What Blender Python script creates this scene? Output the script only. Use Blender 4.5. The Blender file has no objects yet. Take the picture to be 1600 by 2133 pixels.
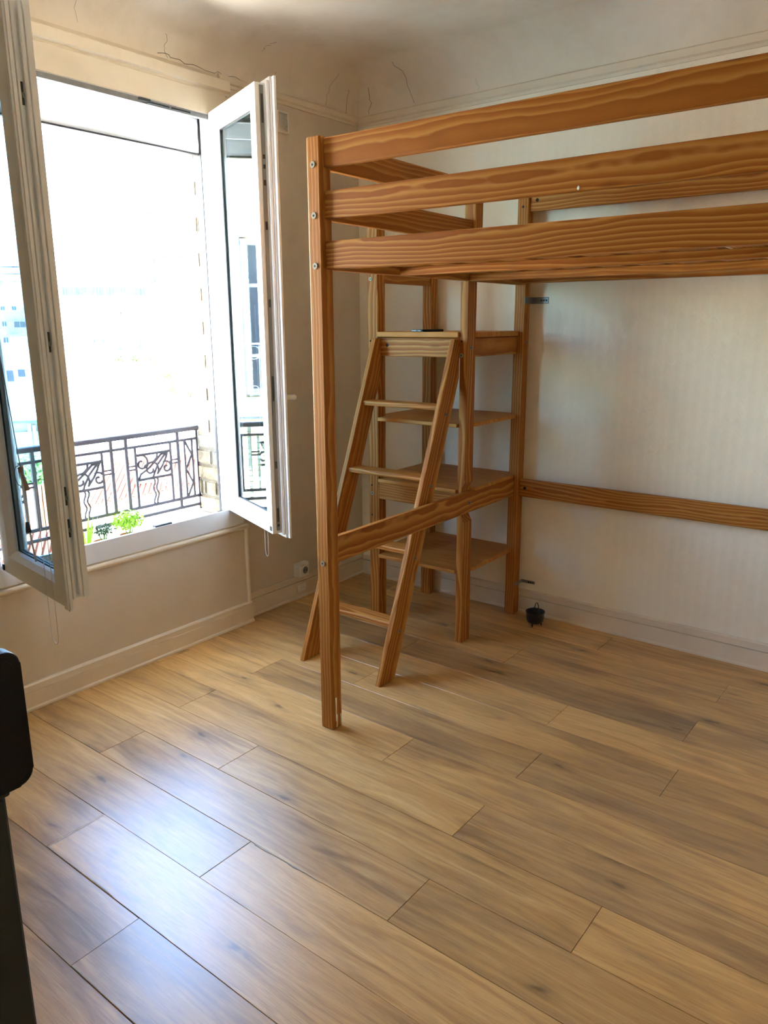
import bpy, bmesh, math, random
from mathutils import Vector, Matrix
random.seed(7)
SC = bpy.context.scene
COL = SC.collection
PI = math.pi

# ------------------------------------------------------------------ camera
cam_d = bpy.data.cameras.new('camera')
cam = bpy.data.objects.new('camera', cam_d)
COL.objects.link(cam)
cam_d.sensor_fit = 'VERTICAL'
cam_d.sensor_height = 36.0
cam_d.lens = 36.0 * 1595.3 / 2133.0
cam_d.clip_start = 0.05
cam_d.clip_end = 3000
YAW, PITCH, ROLL = 0.66275, 0.24161, -0.005408
fwd = Vector((-math.sin(YAW) * math.cos(PITCH), math.cos(YAW) * math.cos(PITCH), -math.sin(PITCH)))
rgt = Vector((math.cos(YAW), math.sin(YAW), 0))
upv = rgt.cross(fwd)
r2 = rgt * math.cos(ROLL) + upv * math.sin(ROLL)
u2 = upv * math.cos(ROLL) - rgt * math.sin(ROLL)
cam.matrix_world = Matrix(((r2.x, u2.x, -fwd.x, 2.8292), (r2.y, u2.y, -fwd.y, -3.4148), (r2.z, u2.z, -fwd.z, 1.47), (0, 0, 0, 1)))
SC.camera = cam

# ------------------------------------------------------------------ light and exposure
SUN_DIR = Vector((0.40, 0.62, 0.74)).normalized()        # towards the sun
world = bpy.data.worlds.new('sky'); SC.world = world
world.use_nodes = True
wn = world.node_tree
for n in list(wn.nodes): wn.nodes.remove(n)
sky = wn.nodes.new('ShaderNodeTexSky')
sky.sky_type = 'NISHITA'
sky.sun_disc = False
sky.sun_elevation = math.asin(SUN_DIR.z)
sky.sun_rotation = math.atan2(SUN_DIR.x, SUN_DIR.y)
sky.altitude = 60; sky.air_density = 1.0; sky.dust_density = 0.6; sky.ozone_density = 1.0
bg = wn.nodes.new('ShaderNodeBackground'); bg.inputs['Strength'].default_value = 0.3
wo = wn.nodes.new('ShaderNodeOutputWorld')
wn.links.new(sky.outputs[0], bg.inputs[0]); wn.links.new(bg.outputs[0], wo.inputs[0])
sun_d = bpy.data.lights.new('sun_offscreen', 'SUN'); sun_d.energy = 9.0; sun_d.angle = 0.0093; sun_d.color = (1.0, 0.93, 0.82)
sun = bpy.data.objects.new('sun_offscreen', sun_d); COL.objects.link(sun)
sun.rotation_euler = SUN_DIR.to_track_quat('Z', 'Y').to_euler()
SC.view_settings.view_transform = 'Standard'
SC.view_settings.look = 'None'
SC.view_settings.gamma = 1.0
SC.view_settings.use_curve_mapping = False
SC.view_settings.exposure = 4.55
try:
    SC.cycles.max_bounces = 12; SC.cycles.diffuse_bounces = 9; SC.cycles.glossy_bounces = 4
    SC.cycles.transparent_max_bounces = 16
    SC.cycles.sample_clamp_indirect = 6.0
    SC.cycles.caustics_reflective = False; SC.cycles.caustics_refractive = False
    SC.cycles.use_denoising = True
except Exception:
    pass

# portal in the open window: it only guides sampling of the sky and gives off no light itself
pd = bpy.data.lights.new('window_sky_portal', 'AREA'); pd.shape = 'RECTANGLE'; pd.size = 1.70; pd.size_y = 1.20; pd.cycles.is_portal = True
po = bpy.data.objects.new('window_sky_portal', pd); COL.objects.link(po); po.location = (-0.07, -1.60, 1.44); po.rotation_euler = (0, math.radians(-90), 0)

# ------------------------------------------------------------------ helpers
def srgb(r, g, b):
    f = lambda c: (c / 255 / 12.92) if c / 255 <= 0.04045 else ((c / 255 + 0.055) / 1.055) ** 2.4
    return (f(r), f(g), f(b), 1)

class NT:
    def __init__(s, name):
        s.m = bpy.data.materials.new(name); s.m.use_nodes = True
        s.t = s.m.node_tree
        for n in list(s.t.nodes): s.t.nodes.remove(n)
        s.out = s.t.nodes.new('ShaderNodeOutputMaterial')
    def n(s, typ, ins=None, **kw):
        nd = s.t.nodes.new(typ)
        for k, v in kw.items(): setattr(nd, k, v)
        for k, v in (ins or {}).items():
            if hasattr(v, 'is_linked'): s.t.links.new(v, nd.inputs[k])
            else: nd.inputs[k].default_value = v
        return nd
    def math(s, op, a, b=0.0, c=0.0, clamp=False):
        nd = s.t.nodes.new('ShaderNodeMath'); nd.operation = op; nd.use_clamp = clamp
        for i, v in enumerate((a, b, c)):
            if hasattr(v, 'is_linked'): s.t.links.new(v, nd.inputs[i])
            else: nd.inputs[i].default_value = v
        return nd.outputs[0]
    def mix(s, fac, a, b, blend='MIX'):
        nd = s.t.nodes.new('ShaderNodeMix'); nd.data_type = 'RGBA'; nd.blend_type = blend
        for sock, v in ((nd.inputs[0], fac), (nd.inputs[6], a), (nd.inputs[7], b)):
            if hasattr(v, 'is_linked'): s.t.links.new(v, sock)
            else: sock.default_value = v
        return nd.outputs[2]
    def ramp(s, fac, stops, interp='LINEAR'):
        nd = s.t.nodes.new('ShaderNodeValToRGB'); nd.color_ramp.interpolation = interp
        el = nd.color_ramp.elements
        while len(el) < len(stops): el.new(0.5)
        for e, (p, c) in zip(el, stops):
            e.position = p; e.color = c if len(c) == 4 else (*c, 1)
        s.t.links.new(fac, nd.inputs[0])
        return nd.outputs[0]
    def noise(s, vec, scale, detail=3, rough=0.5, dist=0.0):
        nd = s.n('ShaderNodeTexNoise', {'Scale': scale, 'Detail': detail, 'Roughness': rough, 'Distortion': dist})
        if vec is not None: s.t.links.new(vec, nd.inputs['Vector'])
        return nd.outputs[0]
    def mapping(s, vec, scale=(1, 1, 1), loc=(0, 0, 0)):
        nd = s.n('ShaderNodeMapping', {'Vector': vec, 'Scale': scale, 'Location': loc})
        return nd.outputs[0]
    def bsdf(s, color, rough=0.5, metallic=0.0, spec=0.5, normal=None, **kw):
        nd = s.n('ShaderNodeBsdfPrincipled')
        for k, v in (('Base Color', color), ('Roughness', rough), ('Metallic', metallic), ('Specular IOR Level', spec)):
            if hasattr(v, 'is_linked'): s.t.links.new(v, nd.inputs[k])
            else: nd.inputs[k].default_value = v
        for k, v in kw.items(): nd.inputs[k.replace('_', ' ')].default_value = v
        if normal is not None: s.t.links.new(normal, nd.inputs['Normal'])
        s.t.links.new(nd.outputs[0], s.out.inputs[0])
        return nd
    def bump(s, h, strength=0.3, dist=0.002):
        return s.n('ShaderNodeBump', {'Height': h, 'Strength': strength, 'Distance': dist}).outputs[0]
    def obj(s): return s.n('ShaderNodeTexCoord').outputs['Object']
    def rnd(s): return s.n('ShaderNodeObjectInfo').outputs['Random']

M = {}
def plain(name, col, rough=0.5, metallic=0.0, spec=0.5, var=0.06, nscale=20, **kw):
    t = NT(name)
    v = t.noise(t.obj(), nscale, 4)
    k = t.math('MULTIPLY_ADD', v, 2 * var, 1 - var)
    c = t.n('ShaderNodeVectorMath', {0: col[:3], 3: 1.0}, operation='SCALE')
    t.t.links.new(k, c.inputs[3])
    t.bsdf(c.outputs[0], rough, metallic, spec, **kw)
    M[name] = t.m
    return t.m

# ---- pine in three grain directions (rings around an axis that runs along the board)
def pine(axis):
    t = NT('pine_' + axis)
    P = t.obj(); r = t.rnd()
    sep = t.n('ShaderNodeSeparateXYZ', {0: P})
    x, y, z = sep.outputs
    L, a, b = {'x': (x, y, z), 'y': (y, x, z), 'z': (z, x, y)}[axis]
    off = t.n('ShaderNodeTexWhiteNoise', {'W': r}, noise_dimensions='1D')
    osep = t.n('ShaderNodeSeparateColor', {0: off.outputs['Color']})
    r1, r2_, r3 = osep.outputs
    lw = t.math('MULTIPLY_ADD', L, 1.0, t.math('MULTIPLY', r3, 37.0))
    slow = t.n('ShaderNodeCombineXYZ', {0: t.math('MULTIPLY', lw, 1.3), 1: t.math('MULTIPLY', a, 4.0), 2: t.math('MULTIPLY', b, 4.0)}).outputs[0]
    w1 = t.math('MULTIPLY_ADD', t.noise(slow, 1.0, 2), 0.085, -0.042)
    fastv = t.n('ShaderNodeCombineXYZ', {0: t.math('MULTIPLY', lw, 7.0), 1: t.math('MULTIPLY', a, 18.0), 2: t.math('MULTIPLY', b, 18.0)}).outputs[0]
    w2 = t.math('MULTIPLY_ADD', t.noise(fastv, 1.0, 2), 0.012, -0.006)
    aa = t.math('ADD', t.math('ADD', a, t.math('MULTIPLY_ADD', r1, 0.07, 0.02)), w2)
    bb = t.math('ADD', t.math('ADD', b, t.math('MULTIPLY_ADD', r2_, 0.12, -0.06)), w1)
    rad = t.math('SQRT', t.math('ADD', t.math('MULTIPLY', aa, aa), t.math('MULTIPLY', bb, bb)))
    ring = t.math('FRACT', t.math('MULTIPLY', rad, 82.0))
    c = t.ramp(ring, [(0.0, srgb(208, 152, 82)), (0.14, srgb(202, 143, 70)), (0.42, srgb(176, 110, 44)), (0.86, srgb(158, 90, 32)), (1.0, srgb(204, 147, 78))])
    tone = t.mix(t.math('MULTIPLY', r2_, 0.30), c, srgb(192, 128, 58))
    fib = t.n('ShaderNodeCombineXYZ', {0: t.math('MULTIPLY', lw, 12.0), 1: t.math('MULTIPLY', a, 420.0), 2: t.math('MULTIPLY', b, 420.0)}).outputs[0]
    f = t.noise(fib, 1.0, 3)
    col = t.mix(t.math('MULTIPLY_ADD', f, 0.7, -0.2, clamp=True), tone, t.mix(0.5, tone, (0.12, 0.05, 0.015, 1)))
    dk = t.n('ShaderNodeVectorMath', {0: col}, operation='SCALE'); dk.inputs[3].default_value = 0.84; col = dk.outputs[0]
    kv = t.n('ShaderNodeTexVoronoi', {'Vector': t.n('ShaderNodeCombineXYZ', {0: t.math('MULTIPLY', lw, 2.1), 1: t.math('MULTIPLY', a, 9.0), 2: t.math('MULTIPLY', b, 9.0)}).outputs[0], 'Scale': 1.0})
    knot = t.ramp(kv.outputs['Distance'], [(0.0, (1, 1, 1)), (0.045, (0.9, 0.9, 0.9)), (0.11, (0, 0, 0))])
    col = t.mix(t.math('MULTIPLY', knot, 0.8), col, srgb(92, 46, 20))
    t.bsdf(col, t.math('MULTIPLY_ADD', f, 0.12, 0.44), spec=0.16, normal=t.bump(ring, 0.08, 0.0006))
    M['pine_' + axis] = t.m
for ax in 'xyz': pine(ax)

# ---- solid glued shelf board: staves along x
def shelf_mat():
    t = NT('pine_shelf'); P = t.obj()
    sep = t.n('ShaderNodeSeparateXYZ', {0: P}); x, y, z = sep.outputs
    st = t.math('FLOOR', t.math('MULTIPLY', y, 16.0))
    wn_ = t.n('ShaderNodeTexWhiteNoise', {'W': st}, noise_dimensions='1D')
    v = t.n('ShaderNodeCombineXYZ', {0: t.math('MULTIPLY', x, 5.0), 1: t.math('MULTIPLY', y, 110.0), 2: wn_.outputs[0]}).outputs[0]
    g = t.noise(v, 1.0, 4)
    col = t.ramp(g, [(0.25, srgb(160, 98, 40)), (0.5, srgb(186, 126, 58)), (0.75, srgb(206, 150, 80))])
    col = t.mix(t.math('MULTIPLY', wn_.outputs[0], 0.35), col, srgb(172, 112, 50))
    t.bsdf(col, 0.5, spec=0.18)
    M['pine_shelf'] = t.m
shelf_mat()

# ---- oak laminate plank, grain along x, tone by object
def plank_mat():
    t = NT('oak_plank'); P = t.obj(); r = t.rnd()
    off = t.n('ShaderNodeTexWhiteNoise', {'W': r}, noise_dimensions='1D')
    osep = t.n('ShaderNodeSeparateColor', {0: off.outputs['Color']}); r1, r2_, r3 = osep.outputs
    sep = t.n('ShaderNodeSeparateXYZ', {0: P}); x, y, z = sep.outputs
    xo = t.math('MULTIPLY_ADD', r1, 31.0, x); yo = t.math('MULTIPLY_ADD', r2_, 17.0, y)
    def cv(sx, sy): return t.n('ShaderNodeCombineXYZ', {0: t.math('MULTIPLY', xo, sx), 1: t.math('MULTIPLY', yo, sy), 2: r3}).outputs[0]
    warp = t.noise(cv(1.2, 8), 1.0, 3)
    gv = t.n('ShaderNodeCombineXYZ', {0: t.math('MULTIPLY', xo, 1.8), 1: t.math('MULTIPLY_ADD', yo, 34.0, t.math('MULTIPLY', warp, 5.0)), 2: r3}).outputs[0]
    ga = t.noise(gv, 1.0, 5, 0.66)
    bands = t.math('SINE', t.math('MULTIPLY_ADD', yo, 210.0, t.math('MULTIPLY', warp, 46.0)))
    g1 = t.math('ADD', t.math('MULTIPLY', ga, 0.86), t.math('MULTIPLY_ADD', bands, 0.035, 0.07))
    g2 = t.noise(cv(11, 420), 1.0, 3, 0.6)
    cloud = t.noise(cv(1.6, 7.0), 1.0, 4, 0.6)
    base = t.ramp(g1, [(0.22, srgb(154, 114, 64)), (0.44, srgb(194, 150, 88)), (0.6, srgb(210, 167, 103)), (0.8, srgb(226, 190, 128))])
    grey = t.ramp(g1, [(0.25, srgb(112, 82, 50)), (0.5, srgb(152, 118, 76)), (0.75, srgb(182, 148, 100))])
    sel = t.ramp(r2_, [(0.45, (0, 0, 0)), (0.85, (1, 1, 1))])
    sel2 = t.math('ADD', t.math('MULTIPLY', sel, 0.55), t.math('MULTIPLY', t.ramp(cloud, [(0.50, (0, 0, 0)), (0.68, (1, 1, 1))]), 0.75), clamp=True)
    col = t.mix(sel2, base, grey)
    tonev = t.math('MULTIPLY_ADD', r3, 0.26, 0.90)
    sc = t.n('ShaderNodeVectorMath', {0: col}, operation='SCALE'); t.t.links.new(tonev, sc.inputs[3])
    pore = t.ramp(g2, [(0.30, (0.42, 0.42, 0.42)), (0.48, (0, 0, 0))])
    lite = t.ramp(g2, [(0.62, (0, 0, 0)), (0.78, (0.30, 0.30, 0.30))])
    col = t.mix(pore, sc.outputs[0], (0.17, 0.105, 0.05, 1))
    col = t.mix(lite, col, srgb(226, 200, 160))
    kn = t.n('ShaderNodeTexVoronoi', {'Vector': t.n('ShaderNodeVectorMath', {0: cv(1.5, 5.0), 1: t.n('ShaderNodeCombineXYZ', {0: t.math('MULTIPLY', t.noise(cv(5, 14), 1.0, 2), 0.22), 1: t.math('MULTIPLY', t.noise(cv(7, 11), 1.0, 2), 0.22)}).outputs[0]}, operation='ADD').outputs[0], 'Scale': 1.0}, voronoi_dimensions='2D'); kd = kn.outputs['Distance']
    kd = t.math('ADD', kd, t.math('MULTIPLY_ADD', t.noise(cv(22, 60), 1.0, 2), 0.09, -0.045))
    k1 = t.ramp(kd, [(0.0, (1, 1, 1)), (0.022, (0.9, 0.9, 0.9)), (0.05, (0.36, 0.36, 0.36)), (0.17, (0, 0, 0))])
    ksel = t.ramp(kn.outputs['Color'], [(0.45, (0, 0, 0)), (0.5, (1, 1, 1))])
    col = t.mix(t.math('MULTIPLY', k1, t.math('MULTIPLY', ksel, 0.78)), col, srgb(70, 48, 30))
    rough = t.math('MULTIPLY_ADD', g1, 0.12, 0.24)
    t.bsdf(col, rough, spec=0.75, normal=t.bump(g2, 0.10, 0.0006))
    M['oak_plank'] = t.m
plank_mat()

# ---- painted walls
def wall_mat(name, base, stain, chevron=False, rough=0.75):
    t = NT(name); P = t.obj()
    n1 = t.noise(P, 1.1, 5, 0.6); n2 = t.noise(P, 7.0, 5, 0.65)
    col = t.mix(t.ramp(n1, [(0.42, (0, 0, 0)), (0.75, (0.8, 0.8, 0.8))]), base, stain)
    col = t.mix(t.ramp(n2, [(0.5, (0, 0, 0)), (0.8, (0.45, 0.45, 0.45))]), col, stain)
    fine = t.noise(P, 160, 3)
    if chevron:
        sep = t.n('ShaderNodeSeparateXYZ', {0: P}); x, y, z = sep.outputs
        tri = t.math('PINGPONG', x, 0.022)
        wv = t.math('SINE', t.math('MULTIPLY', t.math('ADD', z, t.math('MULTIPLY', tri, 1.3)), 2 * PI / 0.0085))
        h = t.math('ADD', t.math('MULTIPLY', wv, 0.5), t.math('MULTIPLY', fine, 0.6))
        nm = t.bump(h, 0.30, 0.0012)
    else:
        nm = t.bump(t.math('ADD', fine, t.math('MULTIPLY', n2, 1.5)), 0.16, 0.002)
    t.bsdf(col, rough, spec=0.3, normal=nm)
    M[name] = t.m
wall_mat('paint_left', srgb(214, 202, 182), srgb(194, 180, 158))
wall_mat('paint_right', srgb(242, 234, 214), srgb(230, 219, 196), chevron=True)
wall_mat('paint_ceiling', srgb(232, 222, 206), srgb(204, 190, 166))
wall_mat('paint_trim', srgb(226, 214, 192), srgb(208, 194, 170), rough=0.45)
plain('pvc', srgb(226, 228, 229), 0.32, var=0.02)
plain('pvc_dirty', srgb(120, 120, 118), 0.45, var=0.25, nscale=35)
plain('gasket', (0.012, 0.012, 0.014, 1), 0.6)
plain('steel', srgb(128, 130, 126), 0.45, 0.5)
plain('steel_dark', srgb(70, 72, 72), 0.45, 0.8)
plain('bolt_brass', srgb(150, 142, 118), 0.45, 0.3)
plain('hole_shade', (0.02, 0.012, 0.008, 1), 0.8)  # near-black colour painted as the shade inside holes that are not cut
plain('iron', srgb(84, 76, 78), 0.6, 0.0, var=0.25)
plain('pot_black', srgb(28, 32, 34), 0.42, 0.2)
plain('gloss_black', (0.0015, 0.002, 0.004, 1), 0.35, spec=0.25)
plain('stand_grey', srgb(36, 40, 36), 0.7, var=0.4, nscale=14)
plain('phone_dark', (0.006, 0.006, 0.007, 1), 0.4, spec=0.2)
plain('phone_edge', srgb(190, 184, 168), 0.5, 0.0)
plain('plastic_white', srgb(226, 222, 212), 0.35, var=0.02)
plain('cord', srgb(214, 208, 196), 0.7)
plain('tassel', srgb(150, 120, 96), 0.6)
plain('drip', srgb(236, 234, 228), 0.5)
plain('crack', srgb(84, 74, 60), 0.9)

def glass_mat():
    t = NT('window_glass')
    g = t.n('ShaderNodeNewGeometry')
    dt = t.n('ShaderNodeVectorMath', {0: g.outputs['Normal'], 1: g.outputs['Incoming']}, operation='DOT_PRODUCT')
    c_ = t.math('SUBTRACT', 1.0, t.math('ABSOLUTE', dt.outputs['Value']))
    fr = t.math('MULTIPLY_ADD', t.math('POWER', c_, 5.0), 0.92, 0.08, clamp=True)        # Schlick
    tr = t.n('ShaderNodeBsdfTransparent', {'Color': (0.49, 0.63, 0.69, 1)})
    gl = t.n('ShaderNodeBsdfGlossy', {'Color': (0.95, 1.0, 1.0, 1), 'Roughness': 0.0})
    mx = t.n('ShaderNodeMixShader', {0: fr})
    t.t.links.new(tr.outputs[0], mx.inputs[1]); t.t.links.new(gl.outputs[0], mx.inputs[2])
    t.t.links.new(mx.outputs[0], t.out.inputs[0])
    M['glass'] = t.m
glass_mat()

# ------------------------------------------------------------------ mesh builders
SPACE = [Matrix.Identity(4)]
def wm(o):
    return (wm(o.parent) @ o.matrix_parent_inverse @ o.matrix_basis) if o.parent else o.matrix_basis.copy()
def link(name, me, mat, parent=None, loc=(0, 0, 0), rot=(0, 0, 0), smooth=False):
    o = bpy.data.objects.new(name, me); COL.objects.link(o)
    if mat is not None and len(me.materials) == 0: me.materials.append(M[mat] if isinstance(mat, str) else mat)
    o.location = loc; o.rotation_euler = rot
    if parent is not None:
        o.parent = parent; o.matrix_parent_inverse = wm(parent).inverted() @ SPACE[-1]
    else: o.matrix_basis = SPACE[-1] @ o.matrix_basis
    if smooth: me.polygons.foreach_set('use_smooth', [True] * len(me.polygons))
    return o
def finish(name, bm, mat, parent=None, loc=(0, 0, 0), rot=(0, 0, 0), smooth=False):
    bmesh.ops.recalc_face_normals(bm, faces=bm.faces)
    me = bpy.data.meshes.new(name); bm.to_mesh(me); bm.free()
    return link(name, me, mat, parent, loc, rot, smooth)
def bm_box(bm, lo, hi):
    x0, y0, z0 = lo; x1, y1, z1 = hi
    v = [bm.verts.new(c) for c in ((x0, y0, z0), (x1, y0, z0), (x1, y1, z0), (x0, y1, z0), (x0, y0, z1), (x1, y0, z1), (x1, y1, z1), (x0, y1, z1))]
    for f in ((0, 3, 2, 1), (4, 5, 6, 7), (0, 1, 5, 4), (1, 2, 6, 5), (2, 3, 7, 6), (3, 0, 4, 7)): bm.faces.new([v[i] for i in f])
    return v
def box(name, lo, hi, mat, parent=None, bevel=0.0, seg=1, rot=(0, 0, 0)):
    c = [(a + b) / 2 for a, b in zip(lo, hi)]
    bm = bmesh.new(); bm_box(bm, [a - q for a, q in zip(lo, c)], [b - q for b, q in zip(hi, c)])
    if bevel > 0: bmesh.ops.bevel(bm, geom=bm.edges[:], offset=bevel, segments=seg, affect='EDGES', profile=0.5)
    return finish(name, bm, mat, parent, c, rot)
def prism(name, poly, lo, hi, axis, mat, parent=None, bevel=0.0, seg=2, loc=(0, 0, 0), rot=(0, 0, 0), smooth=False):
    """poly in the plane across `axis`; axis 0: poly=(y,z), 1: (x,z), 2: (x,y)"""
    bm = bmesh.new()
    def P(a, b, t): return ((t, a, b), (a, t, b), (a, b, t))[axis]
    A = [bm.verts.new(P(a, b, lo)) for a, b in poly]; B = [bm.verts.new(P(a, b, hi)) for a, b in poly]
    n = len(poly)
    bm.faces.new(A); bm.faces.new(B[::-1])
    for i in range(n): bm.faces.new((A[i], A[(i + 1) % n], B[(i + 1) % n], B[i]))
    if bevel > 0: bmesh.ops.bevel(bm, geom=bm.edges[:], offset=bevel, segments=seg, affect='EDGES', profile=0.5)
    return finish(name, bm, mat, parent, loc, rot, smooth)
def disc(bm, c, axis, r, h, n=14):
    ax = Vector(axis).normalized(); t = ax.orthogonal().normalized(); b = ax.cross(t)
    c = Vector(c)
    A = [bm.verts.new(c + (t * math.cos(2 * PI * i / n) + b * math.sin(2 * PI * i / n)) * r) for i in range(n)]
    B = [bm.verts.new(v.co + ax * h) for v in A]
    bm.faces.new(A[::-1]); bm.faces.new(B)
    for i in range(n): bm.faces.new((A[i], A[(i + 1) % n], B[(i + 1) % n], B[i]))
def tube_bm(bm, pts, r, n=6, closed=False, flat=1.0):
    pts = [Vector(p) for p in pts]; rings = []; prev = None
    N = len(pts)
    for i, p in enumerate(pts):
        a = pts[i - 1] if (i > 0 or closed) else p
        b = pts[(i + 1) % N] if (i < N - 1 or closed) else p
        d = (b - a).normalized()
        if prev is None: t = d.orthogonal().normalized()
        else:
            t = prev - d * prev.dot(d)
            t = t.normalized() if t.length > 1e-6 else d.orthogonal().normalized()
        prev = t; s = d.cross(t)
        rr = r[i] if isinstance(r, (list, tuple)) else r
        rings.append([bm.verts.new(p + (t * math.cos(2 * PI * k / n) * flat + s * math.sin(2 * PI * k / n)) * rr) for k in range(n)])
    for i in range(N - 1 + (1 if closed else 0)):
        A, B = rings[i], rings[(i + 1) % N]
        for k in range(n): bm.faces.new((A[k], A[(k + 1) % n], B[(k + 1) % n], B[k]))
    if not closed:
        bm.faces.new(rings[0][::-1]); bm.faces.new(rings[-1])
def tube(name, pts, r, mat, parent=None, n=6, closed=False, smooth=True):
    bm = bmesh.new(); tube_bm(bm, pts, r, n, closed)
    return finish(name, bm, mat, parent, smooth=smooth)
def lathe(name, prof, mat, parent=None, n=24, loc=(0, 0, 0)):
    bm = bmesh.new(); rings = []
    for r, z in prof:
        rings.append([bm.verts.new((max(r, 1e-4) * math.cos(2 * PI * k / n), max(r, 1e-4) * math.sin(2 * PI * k / n), z)) for k in range(n)])
    for A, B in zip(rings, rings[1:]):
        for k in range(n): bm.faces.new((A[k], A[(k + 1) % n], B[(k + 1) % n], B[k]))
    return finish(name, bm, mat, parent, loc, smooth=True)
def empty(name, loc=(0, 0, 0), rotz=0.0):
    o = bpy.data.objects.new(name, None); COL.objects.link(o); o.location = loc; o.rotation_euler = (0, 0, rotz)
    o.empty_display_size = 0.1
    o.matrix_basis = SPACE[-1] @ o.matrix_basis
    return o
def tag(o, label, cat, group=None):
    o['label'] = label; o['category'] = cat
    if group: o['group'] = group
    return o
def struct(o, label=None):
    o['kind'] = 'structure'
    if label: o['label'] = label
    return o
# ================================================================== ROOM SHELL
XM, YM = 4.35, -4.75          # far ends of the room behind the camera
ZC, RC, ZR = 2.715, 0.19, 2.53   # ceiling height, cove radius, picture rail
def multi(name, boxes, mat, parent=None, bevel=0.0):
    bm = bmesh.new()
    for lo, hi in boxes: bm_box(bm, lo, hi)
    if bevel: bmesh.ops.bevel(bm, geom=bm.edges[:], offset=bevel, segments=1, affect='EDGES')
    return finish(name, bm, mat, parent)

wall_right = struct(box('wall_right', (-0.235, 0.015, -0.05), (XM + 0.2, 0.25, 2.9), 'paint_right'))
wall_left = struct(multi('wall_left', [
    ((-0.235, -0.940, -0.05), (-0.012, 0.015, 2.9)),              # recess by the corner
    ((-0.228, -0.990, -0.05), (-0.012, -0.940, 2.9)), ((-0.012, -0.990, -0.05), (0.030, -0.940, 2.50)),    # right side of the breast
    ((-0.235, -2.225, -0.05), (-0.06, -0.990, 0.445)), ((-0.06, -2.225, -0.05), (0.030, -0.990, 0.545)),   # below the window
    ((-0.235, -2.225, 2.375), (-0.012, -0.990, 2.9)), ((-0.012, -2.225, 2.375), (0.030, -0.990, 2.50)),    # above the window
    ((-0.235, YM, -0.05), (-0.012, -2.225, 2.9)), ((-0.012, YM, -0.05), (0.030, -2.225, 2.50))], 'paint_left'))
wall_back = struct(box('wall_back', (XM, YM, -0.05), (XM + 0.2, 0.015, 2.9), 'paint_right'))
wall_front = struct(box('wall_front', (-0.235, YM - 0.2, -0.05), (XM + 0.2, YM, 2.9), 'paint_right'))

# ceiling with its rounded cove
def ceiling():
    bm = bmesh.new(); loops = []
    x0, y1, x1, y0 = -0.012, 0.015, XM, YM
    N = 12
    for i in range(N + 1):
        th = i / N * PI / 2
        ins = RC * (1 - math.cos(th)); z = ZR - 0.005 + (ZC - ZR + 0.005) * math.sin(th)
        loops.append([bm.verts.new(c) for c in ((x0 + ins, y0 + ins, z), (x1 - ins, y0 + ins, z), (x1 - ins, y1 - ins, z), (x0 + ins, y1 - ins, z))])
    for A, B in zip(loops, loops[1:]):
        for k in range(4):
            f = bm.faces.new((A[k], A[(k + 1) % 4], B[(k + 1) % 4], B[k])); f.smooth = True
    bm.faces.new(loops[-1])
    me = bpy.data.meshes.new('ceiling')
    bmesh.ops.recalc_face_normals(bm, faces=bm.faces)
    bmesh.ops.reverse_faces(bm, faces=bm.faces)
    bm.to_mesh(me); bm.free()
    for e in me.edges:
        a, b = (me.vertices[i].co for i in e.vertices)
        if abs(a.z - b.z) > 1e-4: e.use_edge_sharp = True
    o = link('ceiling', me, 'paint_ceiling')
    return struct(o)
CEIL = ceiling()
struct(box('trim_4', (-0.235, YM, 2.80), (XM + 0.2, 0.25, 2.95), 'paint_ceiling'))     # slab above

# cracks in the cove plaster: little dark grooves that follow the curve
def cove_pt(wall, s, t, lift=0.001):
    th = t * PI / 2; ins = (RC - lift) * (1 - math.cos(th)) + lift; z = ZR - 0.005 + (ZC - ZR + 0.005 - lift) * math.sin(th)
    return (-0.012 + ins, s, z) if wall == 'L' else (s, 0.015 - ins, z)
rc = random.Random(5)
for wall, s0, t0, s1, t1, w in [('L', -1.25, .04, -1.05, .03, 1.6), ('L', -1.05, .03, -0.80, .02, 1.2), ('L', -1.22, .30, -1.20, .02, .8), ('L', -1.62, .75, -1.60, .1, .6),
                                ('L', -0.68, .72, -0.72, .5, .8), ('L', -0.60, .30, -0.59, .05, .7), ('R', 0.32, .8, 0.36, .06, 1.0), ('R', 0.10, .45, 0.07, .04, 1.3),
                                ('L', -0.22, .6, -0.24, .05, .7), ('R', 0.72, .22, 0.73, .05, .6), ('L', -0.10, .40, -0.08, .03, 1.2)]:
    n = 9; pts = []
    for i in range(n):
        f = i / (n - 1); j = 0 if i in (0, n - 1) else 1
        pts.append(cove_pt(wall, s0 + (s1 - s0) * f + rc.uniform(-.012, .012) * j, max(.01, t0 + (t1 - t0) * f + rc.uniform(-.03, .03) * j)))
    tube('crack', pts, 0.0007 * w, 'crack', CEIL, n=4)

# picture rails
def strip(name, x_or_y, lo, hi, poly, axis, mat='paint_trim'):
    return prism(name, poly, lo, hi, axis, mat)
pr = lambda sgn, base, z0, z1, d: [(base, z0), (base + sgn * d * .4, z0), (base + sgn * d * .55, z0 + .012), (base + sgn * d, z0 + .018), (base + sgn * d, z1 - .006), (base + sgn * d * .6, z1), (base, z1)]
struct(prism('trim_1', pr(-1, 0.016, 2.476, 2.528, 0.018), -0.012, XM, 0, 'paint_trim'))
struct(prism('trim_2', pr(1, -0.013, 2.484, 2.530, 0.016), -0.940, 0.0, 1, 'paint_trim'))
struct(prism('trim_3', pr(1, 0.029, 2.432, 2.492, 0.022), YM, -0.925, 1, 'paint_trim'))

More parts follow.
